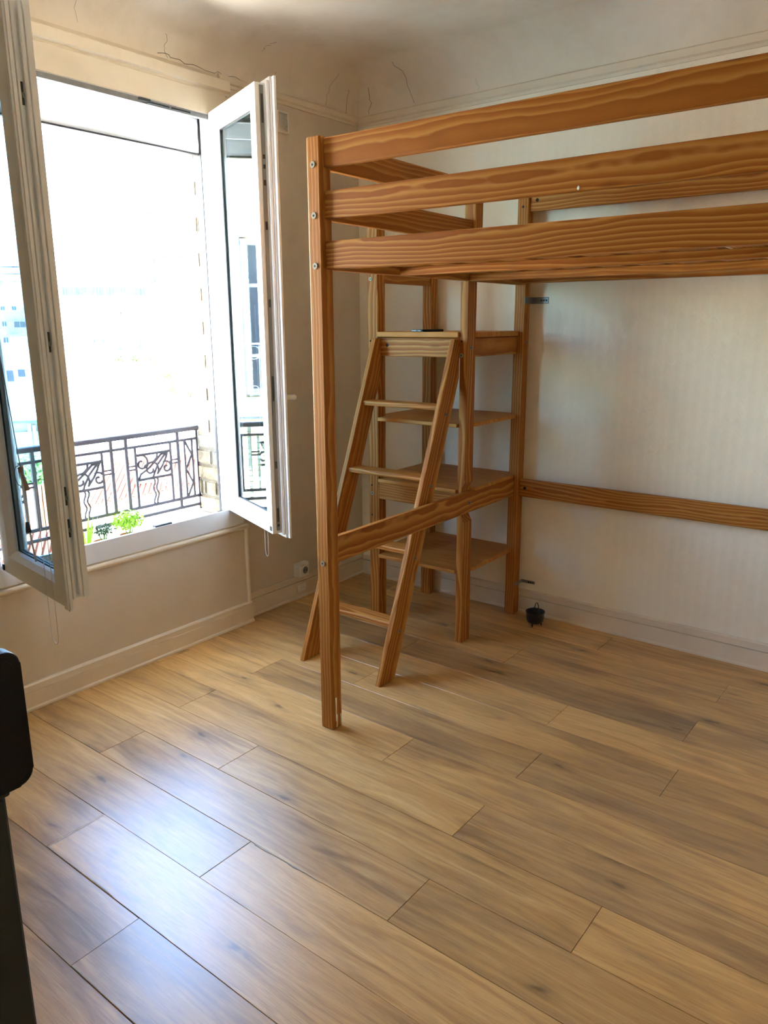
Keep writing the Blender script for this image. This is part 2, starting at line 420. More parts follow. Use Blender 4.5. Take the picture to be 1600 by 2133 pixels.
# baseboards
def baseboard(name, axis, lo, hi, base, sgn, face, zl, zg, zt):
    """lower board, thin dark gap, upper strip; `base` wall plane, `face` how far the foot stands off"""
    d = face
    root = prism(name, [(base, 0), (base + sgn * (d + .006), 0), (base + sgn * (d + .006), .008), (base + sgn * d, .014), (base + sgn * d, zl), (base, zl)], lo, hi, axis, 'paint_trim')
    struct(root)
    prism('upper_strip', [(base, zg), (base + sgn * d * .85, zg), (base + sgn * d * .85, zt - .006), (base + sgn * d * .5, zt), (base, zt)], lo, hi, axis, 'paint_trim', root)
    return root
bbR = baseboard('baseboard_right', 0, 0.0, XM, 0.016, -1, 0.016, 0.083, 0.0855, 0.122)
bbL = baseboard('baseboard_left', 1, -0.940, 0.016, -0.013, 1, 0.014, 0.091, 0.094, 0.126)
bbW = baseboard('baseboard_window', 1, YM, -0.937, 0.029, 1, 0.022, 0.074, 0.075, 0.106)
# mouldings of the breast below the window
n = 8
hr = [(0.029, 0.484)] + [(0.029 + 0.020 * math.cos(a), 0.500 + 0.016 * math.sin(a)) for a in [(-PI / 2 + PI * i / n) for i in range(n + 1)]] + [(0.029, 0.516)]
struct(prism('trim_5', hr, YM, -0.936, 1, 'paint_trim'))
struct(prism('trim_6', [(0.028, -0.957), (0.036, -0.957), (0.041, -0.951), (0.041, -0.942), (0.036, -0.936), (0.028, -0.936)], 0.10, 0.49, 2, 'paint_trim'))
struct(box('trim_7', (0.028, -2.30, 0.515), (0.042, -0.952, 0.585), 'paint_trim', bevel=.002))       # board under the frame
struct(box('trim_8', (0.028, -2.30, 2.338), (0.046, -0.950, 2.433), 'paint_trim', bevel=.003))       # board over the frame

# floor: sub-floor slab and single planks
plain('underlay', srgb(150, 132, 108), 0.9)
floor = struct(box('floor', (-0.05, YM, -0.06), (XM, 0.016, -0.0085), 'underlay'))
PW, PL = 0.1893, 1.285
y_first = -2.6915
joints = {0: 1.318, -1: 0.62, -2: 0.05, -3: 0.9, -4: .35, -5: 1.1, -6: .7, -7: .2, -8: .95, -9: .5, -10: 1.2, 1: 0.865, 2: 1.321, 3: 0.539, 4: 0.951, 5: 0.490, 6: 1.365, 7: 0.495, 8: 0.908, 9: 0.42, 10: 0.862, 11: 1.308, 12: 0.875, 13: 0.30, 14: 1.0}
plank_me = {}
def plank_mesh(l, w):
    k = (round(l, 3), round(w, 3))
    if k not in plank_me:
        bm = bmesh.new(); bm_box(bm, (-l / 2 + .0006, -w / 2 + .0005, -0.0085), (l / 2 - .0006, w / 2 - .0005, 0.0))
        top = [e for e in bm.edges if all(v.co.z > -1e-6 for v in e.verts)]
        bmesh.ops.bevel(bm, geom=top, offset=0.0009, segments=1, affect='EDGES')
        me = bpy.data.meshes.new('plank'); bmesh.ops.recalc_face_normals(bm, faces=bm.faces); bm.to_mesh(me); bm.free()
        me.materials.append(M['oak_plank']); plank_me[k] = me
    return plank_me[k]
rp = random.Random(11)
for k in range(-10, 15):
    y0 = y_first + PW * k; y1 = min(y0 + PW, 0.0)
    y0 = max(y0, YM)
    if y1 - y0 < .02: continue
    xs = [joints[k] + PL * i for i in range(-2, 5)]
    for a, b in zip(xs, xs[1:]):
        a, b = max(a, 0.0), min(b, XM)
        if b - a < .004: continue
        lift = 0.0
        if (k, round(a, 2)) in ((1, .86), (0, 1.32)): lift = 0.0012        # two planks stand slightly proud
        o = link('floor_plank', plank_mesh(b - a, y1 - y0), None, floor, ((a + b) / 2, (y0 + y1) / 2, lift))

plain('worn_white', srgb(172, 166, 152), 0.6, var=0.3, nscale=60)
rw = random.Random(21)
def worn(x0, y0, x1, y1, w):
    n_ = 10; bm = bmesh.new(); prev = None
    d_ = Vector((x1 - x0, y1 - y0, 0)).normalized(); s_ = Vector((-d_.y, d_.x, 0))
    for i in range(n_ + 1):
        c = Vector((x0, y0, .0016)).lerp(Vector((x1, y1, .0016)), i / n_); k = w * rw.choice((.12, .3, .5, .7))
        cur = (bm.verts.new(c), bm.verts.new(c + s_ * k), bm.verts.new(c + s_ * k - Vector((0, 0, .0022))), bm.verts.new(c - Vector((0, 0, .0022))))
        if prev:
            for a, b in ((0, 1), (1, 2), (2, 3), (3, 0)): bm.faces.new((prev[a], prev[b], cur[b], cur[a]))
        prev = cur
    finish('worn_edge', bm, 'worn_white', floor)
worn(.871, -2.495, .871, -2.318, -.005)
worn(.868, -2.5005, 1.20, -2.5005, .0045)
worn(1.322, -2.690, 1.60, -2.690, .004)
worn(1.34, -2.1245, 1.60, -2.1245, -.006)

# ================================================================== WINDOW
win = struct(empty('window_1', (0, -1.6, 0.52)), 'white plastic casement window with both sashes swung open')
def ring_mesh(bm, profile, F, w, h):
    """sweep a closed (inset, depth) profile round a w x h rectangle with mitred corners; F(u, v, depth) -> point"""
    cs = [(0, 0, 1, 1), (w, 0, -1, 1), (w, h, -1, -1), (0, h, 1, -1)]
    R = [[bm.verts.new(F(cu + su * i, cv + sv * i, d)) for i, d in profile] for cu, cv, su, sv in cs]
    n = len(profile)
    for k in range(4):
        A, B = R[k], R[(k + 1) % 4]
        for j in range(n): bm.faces.new((A[j], A[(j + 1) % n], B[(j + 1) % n], B[j]))
FR = [(0, -.07), (.036, -.07), (.042, -.064), (.042, -.022), (.058, -.018), (.064, .018), (.082, .026), (.084, .030), (.084, .044), (0, .044)]
bm = bmesh.new(); ring_mesh(bm, FR, lambda u, v, d: (d, -2.235 + u, 0.52 + v), 1.267, 1.88)
frame = finish('window_frame', bm, 'pvc', win)
# black gasket between masonry and frame
bm = bmesh.new(); ring_mesh(bm, [(.030, -.082), (.0405, -.082), (.0405, -.071), (.030, -.071)], lambda u, v, d: (d, -2.235 + u, 0.52 + v), 1.267, 1.88)
finish('frame_gasket', bm, 'gasket', win)
# rebate channel in the frame head with its fittings, keeper on the sill
box('head_channel', (0.040, -2.15, 2.3175), (0.0465, -1.055, 2.3365), 'pvc_dirty', frame)
box('stay_arm', (0.046, -1.360, 2.320), (0.052, -1.255, 2.329), 'steel_dark', frame, bevel=.002)
box('stay_arm', (0.046, -1.245, 2.320), (0.052, -1.150, 2.329), 'steel_dark', frame, bevel=.002)
box('catch_plate', (0.046, -1.400, 2.324), (0.054, -1.345, 2.336), 'steel_dark', frame, bevel=.002)
box('keeper', (0.012, -1.47, 0.600), (0.040, -1.38, 0.612), 'steel_dark', frame, bevel=.003)
box('drain_slot', (0.027, -1.115, 0.6035), (0.034, -1.070, 0.6055), 'gasket', frame)

# roller shutter, two slats let down
for z0, z1, xb in ((2.279, 2.356, -0.084), (2.206, 2.277, -0.084)):
    pts = [(xb - .012, z0), (xb - .004, z0), (xb + .002, z0 + .012), (xb + .004, (z0 + z1) / 2), (xb + .002, z1 - .012), (xb - .004, z1), (xb - .012, z1)]
    prism('shutter_slat', pts, -2.20, -1.000, 1, 'pvc', win)
box('shutter_bottom_rail', (-0.098, -2.20, 2.199), (-0.080, -1.0, 2.206), 'gasket', win)
box('shutter_box', (-0.2, -2.22, 2.36), (-0.075, -0.995, 2.44), 'pvc', win)
box('outer_sill', (-0.32, -2.225, 0.44), (-0.06, -0.99, 0.472), 'pvc_dirty', win, bevel=.004)

# sashes
SP = [(0, 0), (.050, 0), (.058, .006), (.066, .012), (.073, .020), (.073, .048), (.068, .056), (.058, .064), (.050, .070), (-.014, .070), (-.02, .066), (-.02, .052), (0, .052)]
def sash(O, u, w, W, H, label):
    O, u, w = Vector(O), Vector(u).normalized(), Vector(w).normalized()
    F = lambda a, v, d: O + u * a + w * d + Vector((0, 0, v))
    bm = bmesh.new(); ring_mesh(bm, SP, F, W, H)
    s = finish('sash', bm, 'pvc', win); s['label'] = label
    def slab(name, a0, a1, v0, v1, d0, d1, mat, bevel=0.0):
        bm = bmesh.new()
        vs = [bm.verts.new(F(a, v, d)) for v in (v0, v1) for a, d in ((a0, d0), (a1, d0), (a1, d1), (a0, d1))]
        for f in ((0, 3, 2, 1), (4, 5, 6, 7), (0, 1, 5, 4), (1, 2, 6, 5), (2, 3, 7, 6), (3, 0, 4, 7)): bm.faces.new([vs[i] for i in f])
        if bevel: bmesh.ops.bevel(bm, geom=bm.edges[:], offset=bevel, segments=2, affect='EDGES')
        return finish(name, bm, mat, s)
    slab('pane', .066, W - .066, .066, H - .066, .028, .036, 'glass')
    def seal(d0, d1):
        bm = bmesh.new(); ring_mesh(bm, [(.0735, d0), (.0775, d0), (.0775, d1), (.0735, d1)], F, W, H)
        finish('glazing_seal', bm, 'gasket', s)
    seal(.0225, .0275); seal(.0365, .041)
    return s, slab, F
# right sash: opened about seventy degrees, outer face seen
sr, slabR, FRt = sash((0.045, -1.054, 0.604), (0.937, -0.350, 0), (0.350, 0.937, 0), 0.516, 1.738, 'right sash of the window, outer face with mitred corners')
slabR('meeting_lip', .516, .536, -.006, 1.744, .040, .050, 'pvc', .001)
slabR('meeting_lip', .516, .556, -.02, 1.758, .0605, .070, 'pvc', .001)
slabR('lock_rail', .5155, .5185, .012, 1.73, .018, .034, 'steel')
for v0, v1, mt in ((1.60, 1.70, 'steel_dark'), (1.44, 1.455, 'hole_shade'), (1.475, 1.49, 'hole_shade'), (1.38, 1.40, 'hole_shade'), (1.22, 1.25, 'hole_shade'), (0.93, 0.96, 'steel_dark'), (0.56, 0.66, 'steel_dark'), (0.28, 0.31, 'steel_dark'), (.05, .11, 'steel_dark'), (.03, .04, 'hole_shade')):
    slabR('lock_plate_and_slot_shade', .5180, .5196, v0, v1, .022, .031, mt)  # steel plates, and dark slabs painting the shade inside slots
slabR('cam_bolt', .519, .524, .505, .55, .018, .028, 'steel', .002)
slabR('corner_cap', .488, .510, .010, .030, -.0012, .001, 'steel_dark')
h = slabR('handle_plate', .498, .528, .535, .605, .070, .080, 'plastic_white', .004)
bm = bmesh.new(); tube_bm(bm, [FRt(.513, .572, .078), FRt(.513, .572, .118), FRt(.506, .570, .126), FRt(.40, .560, .127)], [.010, .010, .011, .009], 10)
finish('handle', bm, 'plastic_white', sr, smooth=True)
# left sash: opened past the right angle, inner face seen
uL, eL = Vector((0.9925, -0.122, 0)), Vector((0.122, 0.9925, 0))
OL = Vector((0.052, -2.149, 0.604)) + uL * .02 + eL * .070
sl, slabL, FL = sash(OL, uL, -eL, 0.508, 1.738, 'left sash of the window, inner face and meeting edge')
def FLs(a0, a1, d0, d1): pass
slabL('meeting_lip', .508, .545, -.03, 1.752, .052, .070, 'pvc', .006)
slabL('meeting_lip', .508, .520, 0, 1.738, .034, .040, 'pvc', .001)
slabL('meeting_lip', .508, .526, .01, 1.728, .012, .022, 'pvc', .002)
slabL('meeting_lip', .508, .518, 0, 1.738, -.014, .004, 'pvc', .001)
for z in (2.10, 1.42, 0.945, 0.84):
    v = z - .604
    pl = slabL('striker', .508, .512, v - .03, v + .03, .024, .033, 'steel_dark', .001)
    slabL('striker_pin', .512, .518, v - .012, v + .002, .024, .032, 'steel', .002)
slabL('hinge_cap', -.018, -.002, -.012, .012, .070, .076, 'steel_dark', .002)
# hinge barrels
for (O, z) in (((0.052, -1.044), 0.70), ((0.052, -1.044), 2.22)):
    bm = bmesh.new(); disc(bm, (O[0], O[1], z), (0, 0, 1), .007, .07); finish('hinge', bm, 'pvc', frame)

# cords of the window blinds
def sag(a, b, n=8, d=0.0):
    a, b = Vector(a), Vector(b)
    return [a.lerp(b, i / n) - Vector((0, 0, d * 4 * (i / n) * (1 - i / n))) for i in range(n + 1)]
def loop_cord(name, top1, top2, low, label, r=.0013, par=None):
    t1, t2 = Vector(top1), Vector(top2); c = (t1 + t2) / 2
    side = (t2 - t1) / 2
    pts = [t1] + [t1 + (Vector((t1.x, t1.y, low + .03)) - t1) * f for f in (.33, .66, 1)]
    for k in range(1, 8):
        a = PI * k / 8; pts.append(Vector((c.x - side.x * math.cos(a), c.y - side.y * math.cos(a), low + .03 - .03 * math.sin(a))))
    pts += [Vector((t2.x, t2.y, low + .03)) + (t2 - Vector((t2.x, t2.y, low + .03))) * f for f in (0, .33, .66, 1)]
    return tag(tube(name, pts, r, 'cord', n=5), label, 'cord')
a = FRt(.235, 0, .080); b = FRt(.275, 0, .078)
loop_cord('blind_cord', (a.x, a.y, 1.55), (b.x, b.y, 1.55), 0.425, 'thin white cord loop hanging below the right sash near the wall', .0014)
a = FL(.395, 0, .076); b = FL(.455, 0, .078)
loop_cord('blind_cord', (a.x, a.y, 0.98), (b.x, b.y, 0.98), 0.435, 'thin white cord loop hanging down in front of the left sash')
c0 = FL(.10, 0, .082); c1 = FL(.30, 0, .080)
rt = empty('pull_cord', (c1.x, c1.y, 0.98)); tag(rt, 'dark pull cord with a knot and wooden tassel against the left pane', 'cord')
pts = sag((c0.x, c0.y, 2.25), (c1.x, c1.y, 1.02), 10, .012)
tube('cord', pts, .0016, 'steel_dark', rt, n=5)
kn = [(c1.x + .004 * math.cos(i) , c1.y + .004 * math.sin(i * 2), 1.02 - i * .004) for i in range(6)]
tube('knot', kn, .007, 'tassel', rt)
tube('cord_loop', [(c1.x - .028 + .028 * math.cos(t), c1.y + .006, .985 + .034 * math.sin(t)) for t in [i * PI / 6 for i in range(10)]], .0012, 'steel_dark', rt, n=4)
tube('tassel', [(c1.x + .008, c1.y, 1.0), (c1.x + .020, c1.y, .972), (c1.x + .030, c1.y, .945)], [.004, .0065, .008], 'tassel', rt)
tube('hanging_cord', [(c1.x, c1.y, 1.0), (c1.x + .012, c1.y, .80), (c1.x + .03, c1.y, .70)], .0035, 'cord', rt)
tube('tassel', [(c1.x + .010, c1.y - .004, .835), (c1.x + .012, c1.y - .004, .80)], [.006, .010], 'steel_dark', rt)

# ---- bricks of the right-hand reveal
def brick_mat():
    t = NT('reveal_brick'); P = t.obj(); r = t.rnd()
    v = t.n('ShaderNodeVectorMath', {0: P, 1: t.n('ShaderNodeCombineXYZ', {0: t.math('MULTIPLY', r, 9.0), 1: t.math('MULTIPLY', r, 5.0), 2: r}).outputs[0]}, operation='ADD').outputs[0]
    n1 = t.noise(v, 22, 5, 0.65); n2 = t.noise(v, 90, 3)
    c = t.ramp(n1, [(0.3, srgb(112, 98, 78)), (0.5, srgb(148, 132, 106)), (0.72, srgb(172, 156, 128))])
    c2 = t.ramp(n1, [(0.3, srgb(104, 98, 90)), (0.6, srgb(146, 138, 124))])
    c = t.mix(t.ramp(r, [(0.35, (0, 0, 0)), (0.8, (0.9, 0.9, 0.9))]), c, c2)
    t.bsdf(c, 0.9, spec=0.2, normal=t.bump(t.math('ADD', n1, n2), 0.5, 0.004))
    M['reveal_brick'] = t.m
brick_mat()
plain('mortar', srgb(128, 118, 102), 0.95, var=0.2, nscale=40)
box('mortar_bed', (-0.233, -0.9935, 0.50), (-0.066, -0.955, 2.46), 'mortar', wall_left)
rb = random.Random(3)
course = 0.0775
for i in range(26):
    z0 = 0.486 + course * i; z1 = z0 + course - .0085
    if z0 > 2.42: break
    cuts = [(-0.240, -0.134), (-0.127, -0.066)] if i % 2 == 0 else [(-0.240, -0.066)]
    if i == 2: cuts = [(-0.240, -0.222), (-0.213, -0.190), (-0.183, -0.105), (-0.097, -0.066)]
    for x0, x1 in cuts:
        j = rb.uniform(-.002, .002)
        bm = bmesh.new(); bm_box(bm, (x0, -1.000 + j, z0 + rb.uniform(-.001, .001)), (x1, -0.958, z1 + rb.uniform(-.0015, .0015)))
        bmesh.ops.bevel(bm, geom=bm.edges[:], offset=min(.006, (x1 - x0) * .2), segments=2, affect='EDGES')
        c = Vector(((x0 + x1) / 2, -.98, (z0 + z1) / 2))
        bmesh.ops.translate(bm, verts=bm.verts, vec=-c)
        finish('brick', bm, 'reveal_brick', wall_left, c)
# white foam smear squeezed out beside the frame
bm = bmesh.new(); bmesh.ops.create_icosphere(bm, subdivisions=3, radius=1)
for v in bm.verts:
    k = 1 + .35 * math.sin(v.co.x * 9 + v.co.z * 5) * math.cos(v.co.z * 7)
    v.co = Vector((v.co.x * .022 * k, v.co.y * .004, v.co.z * .036 * k - .012 * v.co.x))
finish('filler_smear', bm, 'drip', wall_left, (-0.088, -1.001, 1.475), smooth=True)
bm = bmesh.new(); disc(bm, (-.092, -.999, .70), (0, -1, 0), .004, .002, 10); finish('drill_hole_shade', bm, 'hole_shade', wall_left)  # dark disc laid on, its colour stands for shade in the drilling

# ================================================================== RAILING
rail = tag(empty('balcony_railing', (-0.24, -1.6, 0.55)), 'dark wrought iron railing with fan scroll panels outside the open window', 'railing')
XR = -0.24
def bar(name, y0, z0, y1, z1, t=.007, parent=rail, dx=0.0, tx=None):
    tx = tx or t
    if abs(y1 - y0) < abs(z1 - z0): lo, hi = (XR - tx + dx, y0 - t, z0), (XR + tx + dx, y0 + t, z1)
    else: lo, hi = (XR - tx + dx, y0, z0 - t), (XR + tx + dx, y1, z0 + t)
    return box(name, lo, hi, 'iron', parent, bevel=min(t, tx) * .3)
YL, YR = -2.23, -0.992
box('hand_rail', (XR - .019, YL, 0.962), (XR + .019, YR, 0.985), 'iron', rail, bevel=.006, seg=2)
bar('rail', YL, 0.920, YR, 0.920, .006)
bar('rail', YL, 0.631, YR, 0.631, .007)
bar('rail', YL, 0.586, YR, 0.586, .007)
for y in (-1.117, -1.404, -1.481, -1.768, -1.845, -2.132): bar('post', y, 0.586 if y > -1.2 or y < -2 else .631, y, 0.965, .0085)
for y in (-1.161, -1.357, -1.529, -1.721, -1.893, -2.085): bar('baluster', y, .631, y, .918, .0065)
for y in (-1.077, -1.031, -2.165, -2.21): bar('baluster', y, .631, y, .918, .0055)
bar('end_post', -1.0, .56, -1.0, .965, .007)
for y0, y1 in ((-1.161, -1.117), (-1.404, -1.357), (-1.525, -1.481), (-1.768, -1.721), (-1.893, -1.845), (-2.132, -2.085)):
    for z in (.832, .815): bar('spacer', y0, z, y1, z, .0035)
for yc in (-1.054, -2.188):
    zz = [(yc + (.0 if i % 2 else (-.018 if i % 4 == 0 else .018)), .915 - i * .0355) for i in range(9)]
    tube('zigzag_bar', [(XR, y, z) for y, z in zz], .0058, 'iron', rail, n=6)
def spiral(cy, cz, r0, turns, a0, n=16, sgn=1):
    return [(XR, cy + (r0 * (1 - .82 * i / n)) * math.cos(a0 + sgn * turns * 2 * PI * i / n), cz + (r0 * (1 - .82 * i / n)) * math.sin(a0 + sgn * turns * 2 * PI * i / n)) for i in range(n + 1)]
def scroll_panel(y0):
    y1 = y0 + .196
    bm = bmesh.new()
    def T(pts, r=.0058): tube_bm(bm, pts, r, 6)
    Y = lambda a: y0 + a * .196
    Z = lambda b: .762 + b * .117
    for z in (.879, .762): bm_box(bm, (XR - .006, y0, z - .0055), (XR + .006, y1, z + .0055))
    apex = (XR, Y(.92), Z(.98))
    for pts in ([(.92, .98), (.72, .90), (.52, .62), (.34, .40), (.12, .22), (.06, .02)], [(.92, .98), (.78, .80), (.62, .52), (.50, .18), (.45, .0)],
                [(.92, .98), (.86, .74), (.74, .42), (.58, .12)], [(.62, .98), (.60, .80), (.50, .66), (.34, .60), (.22, .52)]):
        T([(XR, Y(a), Z(b)) for a, b in pts], .0056)
    T(spiral(Y(.16), Z(.66), .040, 1.1, 1.6, sgn=-1)); T(spiral(Y(.42), Z(.36), .044, 1.15, -.6)); T(spiral(Y(.86), Z(.34), .032, 1.2, 2.2, sgn=-1))
    o = finish('scroll_panel', bm, 'iron', rail, smooth=True)
    for dy in (.092, .110):
        tube('wavy_bar', [(XR, y0 + dy + .006 * math.sin(i * 1.25), .760 - i * .0129) for i in range(11)], .0048, 'iron', rail, n=6)
for y0 in (-1.357, -1.721, -2.085): scroll_panel(y0)
# ================================================================== LOFT BED (own frame: origin at the foot of the near corner post)
bed = empty('loft_bed', (1.0385, -1.5085, 0), math.radians(1.2))
tag(bed, 'orange pine loft bed with guard rails, ladder and shelf tower', 'loft bed')
SPACE.append(bed.matrix_basis.copy())
def board(name, lo, hi, axis, bevel=.003, parent=bed, mat=None, seg=2):
    return box(name, lo, hi, mat or ('pine_' + axis), parent, bevel, seg)
PT = .055
ZT = 2.036
LB = 2.01
posts = {}
for nm, x, y, z in (('A', 0, 0, ZT), ('D', 0, 1.44, 2.05), ('G', LB - PT, 0, ZT), ('H', LB - PT, 1.44, 2.05)):
    posts[nm] = board('post', (x, y, 0), (x + PT, y + PT, z), 'z', .005)
posts['F'] = board('gap_post', (0, .970, 1.730), (PT, 1.028, ZT), 'z', .004)
# front side: two guard rails and the side rail
for z0, z1, nm in ((1.944, 2.031, 'guard_rail'), (1.792, 1.876, 'guard_rail'), (1.639, 1.726, 'side_rail')):
    r_ = board(nm, (PT, .018, z0), (LB - PT, .042, z1), 'x', .005)
    if nm == 'guard_rail' and z0 < 1.9: chip_rail = r_
# back side
board('side_rail', (PT, 1.455, 1.648), (LB - PT, 1.479, 1.735), 'x', .004)
board('guard_rail', (PT, 1.455, 1.963), (LB - PT, 1.479, 2.046), 'x', .004)
board('wall_rail', (PT, 1.452, .627), (LB - PT, 1.477, .716), 'x', .005)
# ends
for z0, z1, nm in ((1.946, 2.034, 'guard_rail'), (1.793, 1.883, 'guard_rail')):
    board(nm, (.014, PT, z0), (.038, .970, z1), 'y', .004)
    board(nm, (LB - .038, PT, z0), (LB - .014, 1.44, z1), 'y', .004)
board('end_rail', (.014, PT, 1.640), (.038, 1.44, 1.728), 'y', .004)
board('end_rail', (LB - .038, PT, 1.640), (LB - .014, 1.44, 1.728), 'y', .004)
lower = board('lower_rail', (.008, PT, .630), (.033, 1.44, .728), 'y', .005)
# slat support beams and slats
for y in (.452, .956): board('support_beam', (.038, y, 1.640), (LB - .038, y + .03, 1.668), 'x', .002)
board('slat_ledger', (.038, .042, 1.640), (LB - .038, .062, 1.668), 'x', .002)
board('slat_ledger', (.038, 1.435, 1.648), (LB - .038, 1.455, 1.668), 'x', .002)
x = .055
while x < LB - .12:
    board('slat', (x, .045, 1.668), (x + .090, 1.452, 1.684), 'y', .002); x += .1412

# shelf tower: posts
posts['B'] = board('tower_post', (-.516, .970, 0), (-.458, 1.030, 1.93), 'z', .004)
posts['C'] = board('tower_post', (-.525, 1.442, 0), (-.467, 1.497, 1.93), 'z', .004)
# front post by the ladder, notched round the lower rail
nz0, nz1 = .618, .742
poly = [(-.012, 0), (.026, 0), (.026, nz0 - .030), (.020, nz0 - .022), (.011, nz0 - .010), (.0075, nz0), (.0075, nz1), (.011, nz1 + .010), (.020, nz1 + .020), (.026, nz1 + .028), (.026, 1.641), (-.012, 1.641)]
posts['E'] = prism('notched_post', [(a, b - .82) for a, b in poly], -.035, .035, 1, 'pine_z', bed, bevel=.0015, seg=1, loc=(0, 1.005, .82))
board('tower_rail', (-.503, 1.030, 1.652), (-.480, 1.442, 1.738), 'y')
board('shelf_apron', (-.458, .972, 1.322), (-.012, .995, 1.406), 'x')
board('shelf_apron', (-.458, .972, .636), (-.012, .995, .719), 'x')
board('shelf_apron', (-.004, 1.040, 1.325), (.022, 1.44, 1.406), 'y')
board('shelf_apron', (-.503, 1.030, 1.322), (-.480, 1.442, 1.406), 'y')
board('shelf_apron', (-.467, 1.455, 1.322), (0, 1.478, 1.406), 'x')
def shelf(z0, z1):
    po = [(-.455, .958), (-.014, .958), (-.014, 1.041), (.020, 1.041), (.034, 1.056), (.034, 1.425), (.022, 1.438), (0, 1.438), (0, 1.492), (-.465, 1.492), (-.465, 1.440), (-.52, 1.440), (-.52, 1.032), (-.455, 1.032)]
    cx, cy, cz = -.24, 1.2, (z0 + z1) / 2
    return prism('shelf', [(a - cx, b - cy) for a, b in po], z0 - cz, z1 - cz, 2, 'pine_shelf', bed, bevel=.0045, seg=2, loc=(cx, cy, cz))
for z0, z1 in ((1.408, 1.432), (1.018, 1.036), (.720, .738), (.338, .356)): shelf(z0, z1)

# ladder
def stile(x0, x1):
    # outline in the y-z plane
    f = lambda z: .377 + .392 * z
    po = [(f(0), 0), (f(0) + .108, 0), (.9695, (.9695 - .485) / .392), (.9695, 1.403), (f(1.403), 1.403)]
    ang = math.atan(.392); c = Vector((0, .70, .70))
    ca, sa = math.cos(ang), math.sin(ang)
    loc = [((y - c.y) * ca - (z - c.z) * sa, (y - c.y) * sa + (z - c.z) * ca) for y, z in po]
    return prism('ladder_stile', loc, -(x1 - x0) / 2, (x1 - x0) / 2, 0, 'pine_z', bed, bevel=.004, seg=2, loc=((x0 + x1) / 2, c.y, c.z), rot=(-ang, 0, 0))
st_l = stile(-.462, -.438); st_r = stile(-.036, -.012)
for z in (1.116, .822, .528, .234):
    yf = .377 + .392 * z + .014
    po = [(yf + .004, -.011), (yf + .08, -.011), (yf + .08, .011), (yf + .004, .011), (yf, .006), (yf, -.006)]
    prism('ladder_step', [(a - yf - .04, b) for a, b in po], -.201, .201, 0, 'pine_x', bed, bevel=.002, seg=1, loc=(-.237, yf + .04, z))

# bolts, and dark discs that paint the shade of sockets and holes
def bolt(c, ax, parent, r=.0085, mat='bolt_brass'):
    bm = bmesh.new(); a = Vector(ax)
    disc(bm, Vector(c) - a * .002, ax, r, .005, 16)
    o = finish('bolt', bm, mat, parent)
    bm = bmesh.new(); disc(bm, Vector(c) + a * .0022, ax, r * .38, .0012, 6); finish('bolt_socket_shade', bm, 'hole_shade', parent)
def hole_shade(c, ax, parent, r=.006):
    bm = bmesh.new(); disc(bm, Vector(c) - Vector(ax) * .001, ax, r, .0016, 12); finish('bolt_hole_shade', bm, 'hole_shade', parent)
for z in (1.953, 1.803, 1.650, .646): bolt((.027, 0, z), (0, -1, 0), posts['A'], .010)
bolt((-.497, .97, 1.668), (0, -1, 0), posts['B']); bolt((-.497, .97, .66), (0, -1, 0), posts['B'])
for z in (1.39, .70, 1.83, .55, .45): hole_shade((-.500, .97, z), (0, -1, 0), posts['B'], .005)
bolt((.026, 1.0, 1.365), (1, 0, 0), posts['E'], .008, 'steel'); bolt((-.003, .97, 1.333), (0, -1, 0), posts['E'], .0095)
hole_shade((-.003, .97, 1.392), (0, -1, 0), posts['E'], .005)
bolt((.055, 1.468, 1.377), (1, 0, 0), posts['D'], .007, 'steel')
hole_shade((.028, 1.44, 1.985), (0, -1, 0), posts['D'], .006)
hole_shade((-.405, .972, 1.372), (0, -1, 0), bed, .008)
bolt((.033, 1.003, .676), (1, 0, 0), lower, .009, 'steel')
hole_shade((.085, 1.452, .672), (0, -1, 0), bed, .008)
hole_shade((.09, 1.455, 2.01), (0, -1, 0), bed, .008)
for z in (1.116, .822, .528, .234): bolt((-.012, .377 + .392 * z + .05, z - .03), (1, 0, 0), st_r, .0075, 'steel')
bm = bmesh.new(); disc(bm, (.0335, .30, .70), (1, 0, 0), .001, .001); bm.free()
# dried paint runs on the foot of the corner post, plaster chip on the guard rail
for y, z0, z1, r in ((.020, .030, .125, .0022), (.024, .004, .055, .0022), (.047, .005, .050, .0022)):
    bm = bmesh.new(); tube_bm(bm, [(.0552, y, z0), (.0554, y + .001, (z0 + z1) / 2), (.0554, y, z1)], [r * .8, r, r * 1.5], 6); finish('paint_run', bm, 'drip', posts['A'], smooth=True)
bm = bmesh.new(); bmesh.ops.create_icosphere(bm, subdivisions=1, radius=1)
for v in bm.verts: v.co = Vector((v.co.x * .0045, v.co.y * .0012, v.co.z * .006))
finish('paint_chip', bm, 'drip', chip_rail, (.905, .0175, 1.800))

# metal angles that tie the bed to the wall
def bracket(z, x0, w, h, t=.003):
    yw = 1.5215
    o = box('wall_bracket', (x0, yw - t, z - h / 2), (x0 + w, yw, z + h / 2), 'steel', bed, .002)
    box('bracket_leg', (.055, 1.435, z - h / 2), (.055 + t, yw, z + h / 2), 'steel', o, .001)
    for f in (.55, .70, .86):
        bm = bmesh.new(); disc(bm, (x0 + w * f, yw - t, z), (0, -1, 0), .0045, .0012, 10); finish('screw_hole_shade', bm, 'hole_shade', o)  # dark discs painted as shade in the screw holes
bracket(1.571, .055, .083, .030)
bracket(.165, .055, .075, .016)
SPACE.pop()

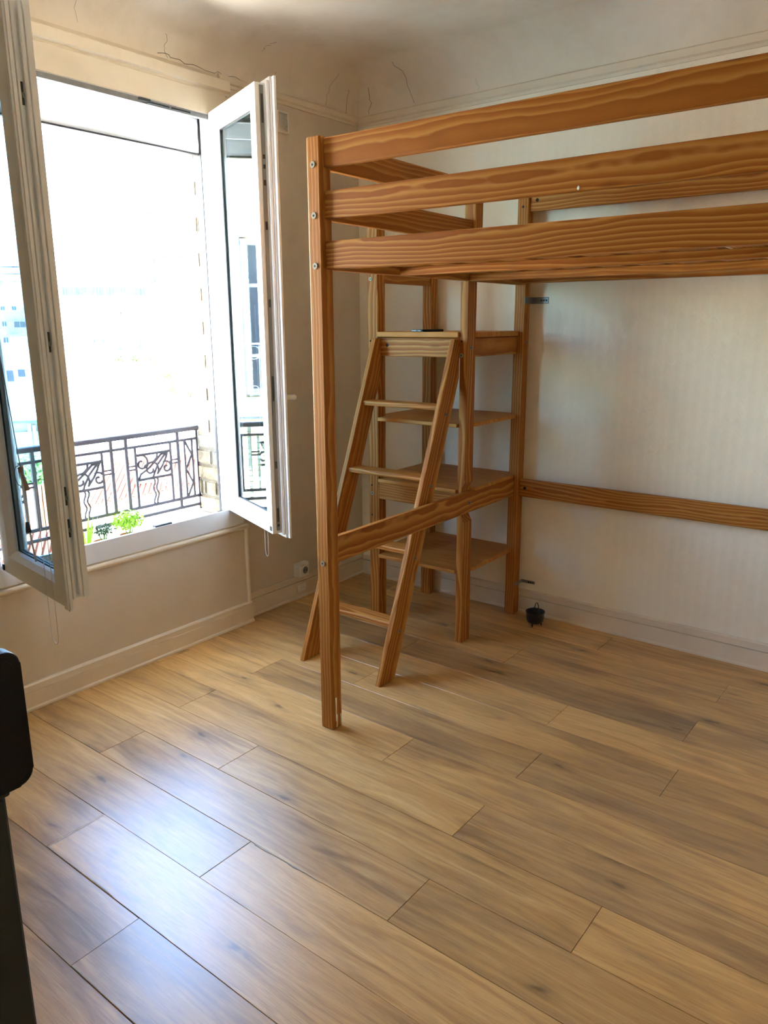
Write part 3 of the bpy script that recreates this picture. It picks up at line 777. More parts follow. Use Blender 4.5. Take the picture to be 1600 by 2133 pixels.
# ================================================================== SMALL THINGS INDOORS
# little cauldron on the floor
pot = tag(empty('mini_cauldron', (1.216, -0.128, 0)), 'small black cauldron with wire handle on the floor by the baseboard', 'pot')
lathe('pot_body', [(0, .016), (.022, .014), (.036, .019), (.0425, .030), (.0445, .045), (.0445, .066), (.0475, .072), (.0475, .075), (.0445, .075), (.042, .070), (.042, .035), (.034, .024), (0, .021)], 'pot_black', pot, 32, (1.216, -.128, 0))
for k in range(3):
    a = .6 + k * 2 * PI / 3
    tube('foot', [(1.216 + .030 * math.cos(a), -.128 + .030 * math.sin(a), .020), (1.216 + .033 * math.cos(a), -.128 + .033 * math.sin(a), .0)], [.0045, .003], 'steel_dark', pot)
hp = []
for i in range(15):
    t = PI * i / 14; s = .045 * math.cos(t); hgt = .075 + .048 * math.sin(t) * (1 if True else 1)
    hp.append((1.222 + s * .62 * -1 + .004 * math.sin(t), -.128 + s * .75, .064 + .055 * math.sin(t)))
tube('handle', hp, .0022, 'pot_black', pot)
for s in (-1, 1):
    tube('lug', [(1.222 + s * .028, -.128 - s * .034, .058), (1.222 + s * .029, -.128 - s * .035, .080)], .0045, 'pot_black', pot)

# phone on the top shelf
SPACE.append(bed.matrix_basis @ Matrix.Translation((-.235, 1.055, 1.432)) @ Matrix.Rotation(math.radians(-6), 4, 'Z'))
ph = empty('phone', (0, 0, 0)); tag(ph, 'black phone lying flat on the top shelf of the tower', 'phone')
def rrect(w, h, r, n=5):
    out = []
    for cx, cy, a0 in ((w / 2 - r, h / 2 - r, 0), (-w / 2 + r, h / 2 - r, PI / 2), (-w / 2 + r, -h / 2 + r, PI), (w / 2 - r, -h / 2 + r, 1.5 * PI)):
        out += [(cx + r * math.cos(a0 + PI / 2 * i / n), cy + r * math.sin(a0 + PI / 2 * i / n)) for i in range(n + 1)]
    return out
prism('phone_case', rrect(.074, .150, .010), .0, .0095, 2, 'phone_dark', ph, bevel=.0012, seg=1)
box('metal_edge', (-.034, -.0758, .0025), (.020, -.0748, .0072), 'phone_edge', ph)
prism('phone_screen', rrect(.068, .144, .008), .0093, .0100, 2, 'phone_dark', ph)
box('charge_port_shade', (-.006, -.0762, .0036), (.004, -.0757, .0062), 'hole_shade', ph)  # dark slab painted as the shade inside the port
SPACE.pop()

# socket and blanking plate
so = tag(empty('wall_socket', (-0.012, -0.538, .16)), 'white surface-mounted power socket above the baseboard near the corner', 'socket')
box('socket_box', (-0.013, -.580, .124), (.026, -.496, .201), 'plastic_white', so, .003)
box('socket_plate', (.025, -.573, .131), (.034, -.503, .194), 'plastic_white', so, .003)
bm = bmesh.new(); disc(bm, (.0335, -.536, .163), (1, 0, 0), .0245, .0015, 24); finish('socket_rim', bm, 'plastic_white', so)
bm = bmesh.new(); disc(bm, (.0345, -.536, .163), (1, 0, 0), .020, .001, 24); finish('socket_well', bm, 'pvc_dirty', so)
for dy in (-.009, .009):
    bm = bmesh.new(); disc(bm, (.0352, -.536 + dy, .163), (1, 0, 0), .003, .0008, 10); finish('pin_hole_shade', bm, 'hole_shade', so)  # dark discs painted as shade in the pin openings
bm = bmesh.new(); disc(bm, (.0345, -.536, .175), (1, 0, 0), .0025, .008, 10); finish('earth_pin', bm, 'steel', so)
cp = tag(empty('cover_plate', (.001, -.538, .058)), 'small white blank cover plate set on the baseboard under the socket', 'cover plate')
box('plate', (.000, -.572, .035), (.0085, -.505, .080), 'plastic_white', cp, .002)
for dy in (-.004, .012): 
    bm = bmesh.new(); disc(bm, (.0080, -.540 + dy, .058), (1, 0, 0), .002, .001, 8); finish('screw', bm, 'steel_dark', cp)
# air vent near the picture rail
ve = tag(empty('air_vent', (-.012, -.55, 2.40)), 'small beige louvred air vent high on the wall near the corner', 'vent')
box('vent_back', (-.013, -.588, 2.360), (-.011, -.522, 2.450), 'plastic_white', ve)
bm = bmesh.new(); ring_mesh(bm, [(0, -.012), (.007, -.012), (.007, .002), (0, .002)], lambda u, v, d: (d, -.590 + u, 2.358 + v), .070, .094)
finish('vent_frame', bm, 'plastic_white', ve)
for i in range(9):
    z = 2.3665 + i * .0088
    prism('louvre', [(-.011, z + .004), (.001, z), (.001, z + .0022), (-.011, z + .0062)], -.584, -.526, 1, 'plastic_white', ve)

# dark flat panel on a worn stand at the near left
sc_ = tag(empty('black_monitor', (1.47, -3.0, .60)), 'flat black panel with rounded corners standing on a worn grey stand', 'monitor')
def rr_panel(name, y0, y1, z0, z1, x0, x1, r, mat, parent, bevel=.004):
    cy, cz = (y0 + y1) / 2, (z0 + z1) / 2
    return prism(name, rrect(y1 - y0, z1 - z0, r, 8), x0 - (x0 + x1) / 2, x1 - (x0 + x1) / 2, 0, mat, parent, bevel=bevel, seg=3, loc=((x0 + x1) / 2, cy, cz))
rr_panel('screen_housing', -3.25, -2.785, .603, .882, 1.430, 1.466, .030, 'gloss_black', sc_)
rr_panel('screen_face', -3.235, -2.80, .618, .867, 1.465, 1.4675, .022, 'gloss_black', sc_, .001)
st = tag(empty('monitor_stand', (1.43, -3.0, 0)), 'worn dark grey-green stand under the flat black panel', 'stand')
box('stand_column', (1.385, -3.20, .030), (1.452, -2.838, .590), 'stand_grey', st, .006)
box('stand_top', (1.380, -3.21, .590), (1.458, -2.832, .604), 'stand_grey', st, .003)
box('stand_foot', (1.33, -3.22, 0), (1.50, -2.845, .030), 'stand_grey', st, .006)
EXT = {'apt': (-6.69, 10.87, 13.68, 17.15),
 'aptR': (10.87, 16.85, 13.87, 17.33),
 'aptR_b1': (10.84, 16.56, 14.4, 15.66),
 'aptR_b2': (10.91, 16.46, 11.63, 12.74),
 'aptR_w3': (10.98, 16.63, 10.26, 11.57),
 'apt_balc': (-6.54, 8.48, 13.88, 15.04),
 'apt_cols': [-6.35, -5.46, -4.81, -3.26, -1.79, -0.8, 0.19, 1.35, 2.18, 2.85, 3.35, 3.77, 4.6, 5.53, 6.88, 7.81, 8.75, 9.86],
 'apt_glass': (-4.79, 5.45, 14.18, 14.95),
 'apt_low': (-7.49, 9.04, 9.81, 13.66),
 'apt_par': (-6.67, 9.13, 17.05, 17.7),
 'apt_rail2': (-7.46, -2.73, 11.71, 12.27),
 'apt_slab': (-7.53, 9.18, 16.54, 16.98),
 'apt_win2': (-6.56, -2.92, 12.42, 13.48),
 'apt_win3': (-6.62, -2.79, 9.85, 10.88),
 'apt_win4': (7.16, 10.03, 10.37, 11.7),
 'apt_wins': (-6.51, 1.52, 15.02, 16.05),
 'bay': (-1.14, 0.57, -2.48, 3.55),
 'bl': (-20.34, -15.38, 5.09, 18.34),
 'bl2': (-22.75, -20.37, 11.04, 17.57),
 'bl_b1': (-17.7, -13.96, 2.71, 3.66),
 'bl_b2': (-17.84, -13.63, -0.01, 1.02),
 'bl_low': (-19.58, -13.21, -4.03, 7.91),
 'bl_panel': (-13.54, -10.66, -1.44, -0.14),
 'bl_rows': [17.68, 16.47, 15.25, 14.03, 12.62, 11.3],
 'bl_top': (-17.86, -16.04, 17.88, 18.81),
 'blw_a': (-18.49, -17.76, 3.92, 4.71),
 'blw_b': (-16.77, -15.95, 3.92, 4.72),
 'blw_c': (-14.91, -14.0, 3.68, 4.56),
 'blw_d': (-18.57, -17.75, 1.2, 2.17),
 'blw_e': (-16.7, -14.73, 1.02, 2.16),
 'blw_f': (-18.65, -17.75, -1.54, -0.49),
 'bush': (-3.17, -2.06, -3.12, -2.06),
 'ch1': (-4.07, -2.46, 4.08, 5.54),
 'ch2': (-0.01, 2.17, 5.16, 5.61),
 'ch3': (5.05, 6.35, 4.22, 5.62),
 'chim_block': (-2.61, 6.52, 8.99, 11.64),
 'dw': (-5.65, -3.6, -5.13, -3.06),
 'dw_a': (-4.86, -4.67, -4.78, -3.55),
 'dw_b': (-4.62, -4.44, -4.66, -3.67),
 'dw_c': (-4.23, -3.91, -4.56, -3.74),
 'eave': [(-4.9, 3.43), (4.7, 3.49)],
 'eave_l': [(-5.52, -3.0), (-3.93, -3.34), (-1.63, -3.88)],
 'flat1': (-6.14, -3.04, -3.69, 0.15),
 'flat2': (-3.06, -0.99, -3.7, -0.97),
 'gable': (4.49, 11.07, -3.79, 7.08),
 'gh': (5.93, 6.94, -3.65, -1.87),
 'hb': (-9.87, 8.13, -4.59, 6.98),
 'hb_glass': (-8.97, -5.44, 4.2, 5.28),
 'hb_glass2': (-8.8, -6.52, 1.09, 2.12),
 'hb_t0': (-2.98, -2.02, 6.41, 6.96),
 'hb_t1': (-1.77, -0.56, 6.42, 6.91),
 'hb_t2': (2.95, 4.18, 6.44, 6.99),
 'hb_t3': (4.35, 5.34, 6.45, 7.0),
 'hb_w1': (-7.86, -7.07, 5.79, 6.79),
 'hb_w2': (-6.75, -5.33, 5.79, 6.8),
 'hb_w3': (-8.57, -7.06, 2.38, 3.52),
 'hb_w4': (-8.55, -7.04, -0.53, 0.23),
 'hedge': (-9.17, 8.41, 6.95, 8.67),
 'hipR': (4.27, -4.02),
 'hipR2': (2.3, -3.95),
 'house': (-5.14, 4.45, -3.1, 3.43),
 'lowwall': (-2.08, 3.29, -4.03, -2.58),
 'lw2': (-5.85, -2.03, -4.42, -3.03),
 'office': (14.55, 23.92, 49.4, 64.44),
 'office_side': (24.06, 26.52, 49.75, 66.0),
 'office_top': (19.98, 26.67, 65.62, 68.69),
 'pent': (38.23, 42.58, 86.0, 87.49),
 'pipe': (0.76, 1.0, -2.47, 3.26),
 'rakeL': [(-7.51, -3.06), (-6.77, -2.56)],
 'red': [(-0.12, -2.44), (2.32, -3.01), (-0.84, -1.78), (1.66, -2.07), (-0.76, -1.78), (1.37, -1.67), (-0.51, -0.9), (0.8, -0.73)],
 'redL': (-2.26, -1.5, -2.4, -1.67),
 'redL2': (-1.11, -0.7, -0.74, -0.52),
 'rib': [(-12.0, -0.96), (-8.54, -0.85), (-12.06, -2.77), (-8.47, -1.16)],
 'ridge': [(-2.43, 5.25), (5.15, 5.28)],
 'roofch': (5.51, 6.96, 18.42, 20.98),
 'rooftop': (9.62, 14.85, 17.78, 21.52),
 'ruin': (5.7, 7.58, -3.48, -1.79),
 'shrub1': (-1.02, 2.44, -3.62, -2.0),
 'shrub2': (2.48, 5.42, -3.63, -2.48),
 'stair': (10.02, 10.96, 13.68, 18.01),
 'stair2': (8.95, 10.84, 9.81, 13.68),
 'strip': (36.5, 40.38, 64.89, 84.18),
 'tcols': [29.51, 31.77, 32.97, 33.7, 34.66, 35.39],
 'tcols_r': [41.89, 42.62, 44.14, 46.45],
 'tower': (28.41, 48.61, 50.58, 84.2),
 'tower_roof': (29.03, 49.79, 86.52, 84.38),
 'tree_g': (4.25, 5.47, -4.71, -3.39),
 'tree_y': (3.13, 4.34, -4.19, -2.8),
 'tree_y2': (3.29, 5.48, -3.98, -2.44),
 'trows': [76.6, 73.7, 70.94, 68.16, 65.43],
 'trows_r': [79.88, 77.01, 74.13, 71.29, 68.35, 65.4, 62.49, 59.63, 56.75, 53.77],
 'w1': (-3.77, -3.1, 1.27, 2.65),
 'w2': (-2.15, -1.77, 1.63, 2.64),
 'w3': (1.45, 1.77, 1.64, 2.63),
 'w4': (2.81, 3.57, 1.1, 2.63),
 'w5': (-0.01, 0.6, -2.42, -1.73),
 'w6': (1.5, 1.83, -1.33, -0.66),
 'w7': (2.87, 3.56, -2.12, -0.77),
 'w8': (-3.46, -3.06, -1.4, -0.63),
 'w9': (-2.11, -1.77, -1.41, -0.62),
 'wd': (0.0, 0.55, 0.24, 1.68),
 'wlow': (22.84, 27.67, 44.86, 55.4),
 'wlow2': (27.38, 34.98, 44.83, 56.31),
 'wlow_rows': [53.88, 51.4, 49.04],
 'ww': (-10.86, -7.1, -4.19, -1.62),
 'ww1': (-10.54, -9.9, -3.9, -2.83),
 'ww2': (-9.45, -8.84, -3.46, -2.76),
 'zr': [(-5.01, -3.0), (2.21, -3.67)]}
# ================================================================== THE VIEW OUTSIDE
plain('render_white', srgb(178, 182, 188), 0.85, var=0.04, nscale=2)
plain('render_teal_and_shade', srgb(172, 184, 204), 0.85, var=0.04, nscale=2)  # teal terrace house; on the white house, blue shade put into the colour
plain('render_mauve', srgb(126, 120, 150), 0.85, var=0.05, nscale=1)
plain('render_cream', srgb(160, 158, 146), 0.85, var=0.08, nscale=1)
plain('concrete', srgb(132, 136, 142), 0.85, var=0.1, nscale=1)
plain('curtain_wall', srgb(88, 124, 172), 0.35, var=0.08, nscale=.4)
plain('tower_blue', srgb(60, 94, 150), 0.5, var=0.1, nscale=.3)
plain('pane_far', srgb(44, 54, 70), 0.25, var=0.1, nscale=1)
plain('pane_pale', srgb(150, 178, 196), 0.3, var=0.1, nscale=1)
plain('hedge_leaf', srgb(44, 66, 84), 0.8, var=0.35, nscale=3)
plain('zinc', srgb(190, 198, 204), 0.5, 0.0, var=0.06, nscale=1)
plain('gutter', srgb(92, 104, 112), 0.5)
plain('clay', srgb(158, 88, 60), 0.8, var=0.22, nscale=3)
plain('clay_dark', srgb(128, 72, 52), 0.85, var=0.2, nscale=3)
plain('fibre_cement', srgb(190, 184, 174), 0.85, var=0.18, nscale=2)
plain('stone', srgb(128, 112, 104), 0.9, var=0.3, nscale=2)
plain('asphalt', srgb(120, 120, 120), 0.9)
plain('leaf_green', srgb(96, 132, 62), 0.6, var=0.3, nscale=6)
plain('leaf_yellow', srgb(176, 186, 52), 0.6, var=0.25, nscale=6)
plain('bounce_ground', srgb(186, 184, 178), 0.9, nscale=.05)  # pale colour chosen to throw sunlight up to the ceiling
plain('leaf_bright', srgb(150, 190, 40), 0.5, var=0.3, nscale=30)
plain('leaf_dark', srgb(46, 74, 40), 0.6, var=0.3, nscale=20)
plain('leaf_brown', srgb(150, 112, 72), 0.7, var=0.3, nscale=5)
plain('bark', srgb(92, 78, 62), 0.9)
plain('terracotta', srgb(172, 104, 74), 0.8, var=0.1)
plain('glasshouse', srgb(180, 220, 214), 0.2)

SPACE.append(Matrix(((0.549, -0.8358, 0, 2.829), (0.8358, 0.549, 0, -3.415), (0, 0, 1, 0), (0, 0, 0, 1))))   # u to the right, d away from the house
ZG = -16.0
def bld(name, label, u, d, z=ZG, cat='building', group=None): return tag(empty(name, (u, d, z)), label, cat, group)
def blk(name, r, d0, d1, mat, parent, bevel=0.0): return box(name, (r[0], d0, r[2]), (r[1], d1, r[3]), mat, parent, bevel)
def pane(r, d, parent, mat='pane_far', frame='render_white', t=.06, mull=True):
    w = blk('window', r, d - t, d + .05, frame, parent)
    m_ = min(.07, (r[1] - r[0]) * .14)
    if mull and (r[1] - r[0]) > .5:
        c = (r[0] + r[1]) / 2
        for a, b in ((r[0] + m_, c - m_ / 2), (c + m_ / 2, r[1] - m_)): blk('pane', (a, b, r[2] + m_, r[3] - m_), d - t - .02, d - t + .01, mat, w)
    else: blk('pane', (r[0] + m_, r[1] - m_, r[2] + m_, r[3] - m_), d - t - .02, d - t + .01, mat, w)
    return w
X = EXT
struct(box('ground', (-400, -400, ZG - .5), (400, 700, ZG), 'bounce_ground'))  # unseen ground, spread all round to bounce sunlight into the room

# --- far residential tower
tw = bld('tower_block', 'tall pale residential tower with a dark blue central strip on the skyline', 38, 545)
t = X['tower']; blk('tower_body', (t[0], t[1] + 6, ZG, t[3] + .5), 540, 560, 'render_white', tw)
blk('tower_strip', (X['strip'][0], X['strip'][1], ZG, X['strip'][3] + 2.0), 538.6, 541, 'tower_blue', tw)
blk('roof_slab', (t[0] - .8, t[1] + 7, 84.7, 86.0), 538, 562, 'render_white', tw)
blk('penthouse', (X['pent'][0], X['pent'][1], 86.0, 88.0), 542, 550, 'tower_blue', tw)
me_cache = {}
def tiles(name, rects, d0, d1, mat, parent):
    for r in rects: blk(name, r, d0, d1, mat, parent)
rows = [78.9 - 2.84 * i for i in range(11)]
tc, tr_ = X['tcols'], X['tcols_r']
for i, z in enumerate(rows):
    if i > 0 and z > 56:
        for a, b in ((tc[0], tc[1]), (tc[2], tc[3]), (tc[4], tc[5])): blk('window', (a, b, z - .75 - 2.2, z + .55 - 2.2), 539.6, 540.1, 'pane_far', tw)
    for a, b in ((tr_[0], tr_[1]), (tr_[2], tr_[3])): blk('window', (a, b, z - .75 + .6, z + .55 + .6), 539.6, 540.1, 'pane_far', tw)
    if z > 62: blk('stair_window', (38.2, 38.8, z - .3, z + .4), 538.3, 538.7, 'render_white', tw)

# --- glass office slab
of = bld('office_slab', 'blue glazed office slab left of the tall tower', 20, 505)
o = X['office']; blk('office_body', (o[0], o[1], ZG, o[3]), 500, 520, 'curtain_wall', of)
blk('office_core', (X['office_side'][0] - .2, X['office_side'][1], ZG, X['office_side'][3]), 501, 522, 'tower_blue', of)
blk('plant_room', (X['office_top'][0], X['office_top'][1], 64.4, X['office_top'][3]), 506, 518, 'tower_blue', of)
for i in range(12): blk('spandrel', (o[0], o[1], o[3] - .6 - 2.65 * i, o[3] + .15 - 2.65 * i), 499.6, 500.1, 'render_white', of)
for i in range(14): blk('mullion', (o[0] + .3 + i * .70, o[0] + .42 + i * .70, ZG, o[3]), 499.7, 500.1, 'pane_pale', of)

# --- low white block before the tower
wl = bld('white_block', 'white rounded apartment block standing before the tall tower', 28, 475)
blk('wall', (X['wlow'][0], X['wlow'][1], ZG, X['wlow'][3]), 470, 482, 'render_white', wl)
bm = bmesh.new(); 
for i in range(1):
    cx, rr = (X['wlow2'][0] + X['wlow2'][1]) / 2, (X['wlow2'][1] - X['wlow2'][0]) / 2
    disc(bm, (cx, 473, ZG), (0, 0, 1), rr, X['wlow2'][3] - ZG, 28)
finish('round_wall', bm, 'render_white', wl, smooth=False)
for z in X['wlow_rows']:
    blk('window', (cx + .6, cx + 3.0, z - .55, z + .45), 468.9, 470.5, 'pane_far', wl)
    for a in (23.2, 25.4): blk('window', (a, a + 1.6, z - .55, z + .45), 469.6, 470.2, 'pane_far', wl)

# --- long apartment house with balconies
ap = bld('apartment_house', 'long mauve apartment house with white balcony bands and roof terrace', 2, 192)
A_ = X['apt']
blk('wall', (A_[0], A_[1], ZG, A_[3] + .1), 190.8, 205, 'render_mauve', ap)
blk('wall', (A_[1], A_[1] + 9, ZG, A_[3] + .1), 191, 205, 'render_mauve', ap)
blk('roof_slab', (X['apt_slab'][0], 11.2, X['apt_slab'][2], X['apt_slab'][3]), 188.6, 205, 'render_white', ap)
blk('roof_slab', (11.0, 20, 16.75, 17.25), 188.2, 205, 'render_white', ap)
blk('parapet', (X['apt_par'][0], X['apt_par'][1], 17.0, 17.62), 190.4, 190.7, 'pane_pale', ap)
blk('roof_storey', (X['rooftop'][0], X['rooftop'][1], 17.0, 20.9), 196, 204, 'render_white', ap)
blk('chimney', (X['roofch'][0], X['roofch'][1], 17.0, 20.6), 194, 196, 'render_white', ap)
for dz in (.2, .9): blk('chimney_pot', (X['roofch'][0] + dz, X['roofch'][0] + dz + .35, 20.6, 21.1), 194.5, 195, 'gutter', ap)
cols = X['apt_cols']
for a, b in zip(cols[0::2], cols[1::2]):
    pane((a, b, 15.0, 16.05), 190.8, ap, 'pane_pale' if (int(a * 10) % 3) else 'pane_far')
for a in (-6.2, -4.4): pane((a, a + 1.4, 12.3, 13.5), 190.8, ap, 'pane_far')
for a in (-1.8, .4, 2.6, 6.4, 8.0): pane((a, a + 1.2, 12.3, 13.5), 190.8, ap, 'pane_pale')
for a in (-6.5, -4.6, 7.3, 8.8): pane((a, a + 1.3, 9.85, 10.9), 190.8, ap, 'pane_pale')
def balcony(r, d, parent, glass=None, mat='render_white'):
    b_ = blk('balcony', r, d - .12, d, mat, parent)
    blk('balcony_floor', (r[0], r[1], r[2] - .18, r[2]), d - .12, d + 2.3, mat, b_)
    if glass: blk('balustrade_glass', glass, d - .16, d - .10, 'pane_far', b_)
balcony((X['apt_balc'][0], X['apt_balc'][1], 13.88, 15.04), 188.6, ap, (X['apt_glass'][0], X['apt_glass'][1], 14.15, 14.98))
balcony((-7.2, 9.0, 11.15, 12.27), 188.6, ap, (-7.0, 8.6, 11.4, 12.15))
balcony((-7.2, 9.0, 8.4, 9.6), 188.6, ap)
blk('stair_tower', (9.6, 10.95, ZG, 18.0), 187.4, 192, 'render_white', ap)
for r, g in ((X['aptR_b1'], 1), (X['aptR_b2'], 1)):
    balcony((r[0], r[1] + 3, r[2], r[3]), 187.5, ap, (r[0] + .4, r[1] + 2.6, r[2] + .35, r[3] - .12))
for a in (11.3, 13.0, 14.7, 16.4):
    for z in (15.6, 12.9, 10.3): pane((a, a + 1.3, z, z + 1.15), 191.0, ap, 'pane_far')
tube('aerial', [(0.55, 189, 12.0), (0.55, 189, 16.4)], .05, 'render_white', ap, n=5)

# --- chimney wall and the terrace house with its hedge
cb = bld('chimney_wall', 'bare white chimney wall rising behind the clipped hedge', 2, 176)
r = X['chim_block']; blk('wall', (r[0], r[1], ZG, r[3] - .5), 175, 179, 'render_white', cb)
for a in (-.1, 1.1, 2.4, 4.2, 5.7): blk('flue', (a, a + .7, r[3] - .5, r[3] + .3), 175.5, 178, 'render_white', cb)
hb = bld('terrace_house', 'pale teal house with glass balconies below the clipped hedge', -2, 166)
blk('wall', (X['hb'][0], 9.5, ZG, 6.95), 166, 172, 'render_teal_and_shade', hb)
for k in ('hb_w1', 'hb_w2', 'hb_w3', 'hb_w4', 'hb_t0', 'hb_t1', 'hb_t2', 'hb_t3'): pane(X[k], 166, hb, 'pane_far')
for k in ('hb_glass', 'hb_glass2'):
    r = X[k]; g = blk('balcony', (r[0], r[1], r[2] - .25, r[2]), 164.6, 166, 'render_white', hb)
    n_ = 4
    for i in range(n_):
        w_ = (r[1] - r[0]) / n_; blk('balustrade_glass', (r[0] + i * w_ + .05, r[0] + (i + 1) * w_ - .05, r[2], r[3]), 164.6, 164.7, 'pane_pale', g)
    blk('balustrade_rail', (r[0], r[1], r[3], r[3] + .08), 164.55, 164.75, 'render_white', g)
# clipped hedge on the terrace
hd = bld('clipped_hedge', 'long dark clipped hedge along the terrace behind the tiled roof', 0, 165, 6.95, 'hedge')
bm = bmesh.new(); r = X['hedge']; rh = random.Random(2)
N = 60
for i in range(N):
    u0 = r[0] + (r[1] + .6 - r[0]) * i / N; u1 = r[0] + (r[1] + .6 - r[0]) * (i + 1) / N
    bm_box(bm, (u0, 164.6 + rh.uniform(-.1, .1), 7.03), (u1, 166.2, 8.55 + rh.uniform(-.12, .12)))
finish('hedge_body', bm, 'hedge_leaf', hd)

# --- white house with the tiled roof
ho = bld('tiled_house', 'white house with an orange tiled roof and row of chimney pots', 0, 126)
r = X['house']; blk('wall', (r[0], r[1], ZG, 3.40), 125, 135, 'render_teal_and_shade', ho)  # white wall, with the blue of its shaded front painted in
def quad_slab(name, pts, mat, parent, th=.12):
    """four points, thickened downwards"""
    bm = bmesh.new(); T = [bm.verts.new(p) for p in pts]; B = [bm.verts.new((p[0], p[1], p[2] - th)) for p in pts]
    n = len(pts); bm.faces.new(T); bm.faces.new(B[::-1])
    for i in range(n): bm.faces.new((T[i], B[i], B[(i + 1) % n], T[(i + 1) % n]))
    return finish(name, bm, mat, parent)
rf = quad_slab('roof', [(-5.3, 124.5, 3.40), (4.85, 124.5, 3.45), (5.2, 130, 5.28), (-2.45, 130, 5.25)], 'clay', ho)
quad_slab('roof', [(-5.3, 124.5, 3.40), (-2.45, 130, 5.25), (-2.45, 130.1, 5.25), (-5.3, 135.5, 3.40)], 'clay', ho)
for i in range(8):
    f0 = i / 8; f1 = f0 + .022
    L = lambda f: (-5.3 + 2.85 * f, 124.5 + 5.5 * f, 3.42 + 1.85 * f); Rr = lambda f: (4.85 + .35 * f, 124.5 + 5.5 * f, 3.47 + 1.83 * f)
    if i: quad_slab('tile_course', [L(f0), Rr(f0), Rr(f1), L(f1)], 'clay', rf, .03)
for i in range(20): blk('ridge_tile', (-2.4 + i * .38, -2.4 + i * .38 + .27, 5.22, 5.42), 129.8, 130.3, 'clay', rf)
blk('gutter', (-5.35, 4.9, 3.26, 3.40), 124.3, 124.6, 'clay_dark', ho)
by = X['bay']; blk('stair_bay', (by[0], by[1], ZG, 3.6), 123.4, 125.2, 'render_white', ho)
for k in ('w1', 'w2', 'w3', 'w4', 'w6', 'w7', 'w8', 'w9'):
    q = X[k]; w_ = pane(q, 125, ho, 'pane_far'); blk('window_sill', (q[0] - .1, q[1] + .1, q[2] - .14, q[2]), 124.7, 125.05, 'concrete', w_)
for k in ('wd', 'w5'): pane(X[k], 123.4, ho, 'pane_far', mull=(k == 'w5'))
tube('downpipe', [(.9, 124.8, 3.3), (.9, 124.8, -8)], .11, 'gutter', ho, n=8)
for nm, pots in (('ch1', 3), ('ch2', 6), ('ch3', 5)):
    q = X[nm]; d = 130 if nm == 'ch2' else 127.6
    c_ = blk('chimney', (q[0], q[1], q[2] - .6, q[3]), d, d + 1, 'render_white', ho)
    for i in range(pots):
        a = q[0] + .1 + (q[1] - q[0] - .3) * i / max(1, pots - 1)
        tube('chimney_pot', [(a + .08, d + .5, q[3]), (a + .08, d + .5, q[3] + .62)], [.11, .09], 'clay_dark', c_, n=8)
tube('aerial', [(1.45, 129, 5.2), (1.45, 129, 8.6)], .05, 'render_white', ho, n=5)
tube('roof_vent', [(.35, 127, 4.3), (.35, 127, 4.85), (.75, 126, 3.9)], .12, 'render_white', ho, n=8)
gb = bld('gable_house', 'blank white gable wall beside the house with the tiled roof', 8, 116)
prism('gable_wall', [(4.12, ZG), (12.9, ZG), (12.9, 6.46), (5.78, 6.62), (4.59, 4.99), (4.12, 4.34)], 112, 121, 1, 'render_white', gb)
blk('roof_edge', (5.7, 12.9, 6.55, 6.75), 111.7, 121, 'render_white', gb)
tube('drain_pipe', [(10.0, 111.8, 1.0), (9.4, 111.8, -1.0), (9.1, 111.8, -1.4)], .09, 'gutter', gb, n=6)

# --- flat white annexes
fa = bld('flat_annexe', 'plain flat-roofed white annexe, taller one before the tiled house', -4.5, 105)
q = X['flat1']; blk('wall', (q[0] - 3, q[1], ZG, q[3]), 105, 112, 'render_white', fa); blk('coping', (q[0] - 3, q[1] + .05, q[3], q[3] + .12), 104.9, 112, 'render_white', fa)
fb = bld('flat_annexe', 'plain flat-roofed white annexe, lower one beside the shrubs', -2, 104)
q = X['flat2']; blk('wall', (-2.96, q[1], ZG, q[3]), 104, 109, 'render_white', fb); blk('coping', (-2.96, q[1] + .05, q[3], q[3] + .12), 103.9, 109, 'render_white', fb)
fc = bld('garden_shed', 'long low white shed roof behind the metal roof', 0, 88)
q = X['lowwall']; blk('wall', (q[0], q[1], ZG, q[3] - .2), 85, 92, 'render_white', fc); blk('roof_slab', (q[0] - .2, q[1] + .2, q[3] - .2, q[3]), 84.7, 92.2, 'render_white', fc)
fd = bld('garden_shed', 'white side shed with a pale sloping end wall', -4, 91)
q = X['lw2']; blk('wall', (-6.3, -3.0, ZG, q[3]), 93, 97, 'render_white', fd); blk('end_wall', (-3.0, -2.35, ZG, q[3] - .5), 93.5, 96, 'pane_pale', fd)
ru = bld('ruined_wall', 'brown stone wall stub with a pointed top by the trees', 6.6, 101, cat='wall')
q = X['ruin']; prism('stone_wall', [(q[0], ZG), (q[1] + .6, ZG), (q[1] + .6, -2.9), (q[0] + 1.3, -2.75), (q[0] + .95, -1.95), (q[0] + .6, -1.75), (q[0] + .25, -2.0), (q[0], -2.9)], 100, 101, 1, 'stone', ru)
gh = bld('greenhouse', 'pale green glasshouse beside the brick reveal', 6.6, 81, cat='greenhouse')
q = X['gh']; blk('glass_body', (q[0], q[1] + 2, ZG, q[3]), 80, 84, 'glasshouse', gh)
for i in range(5): blk('glazing_bar', (q[0] + i * .45, q[0] + i * .45 + .07, ZG, q[3] + .05), 79.9, 80.05, 'render_white', gh)

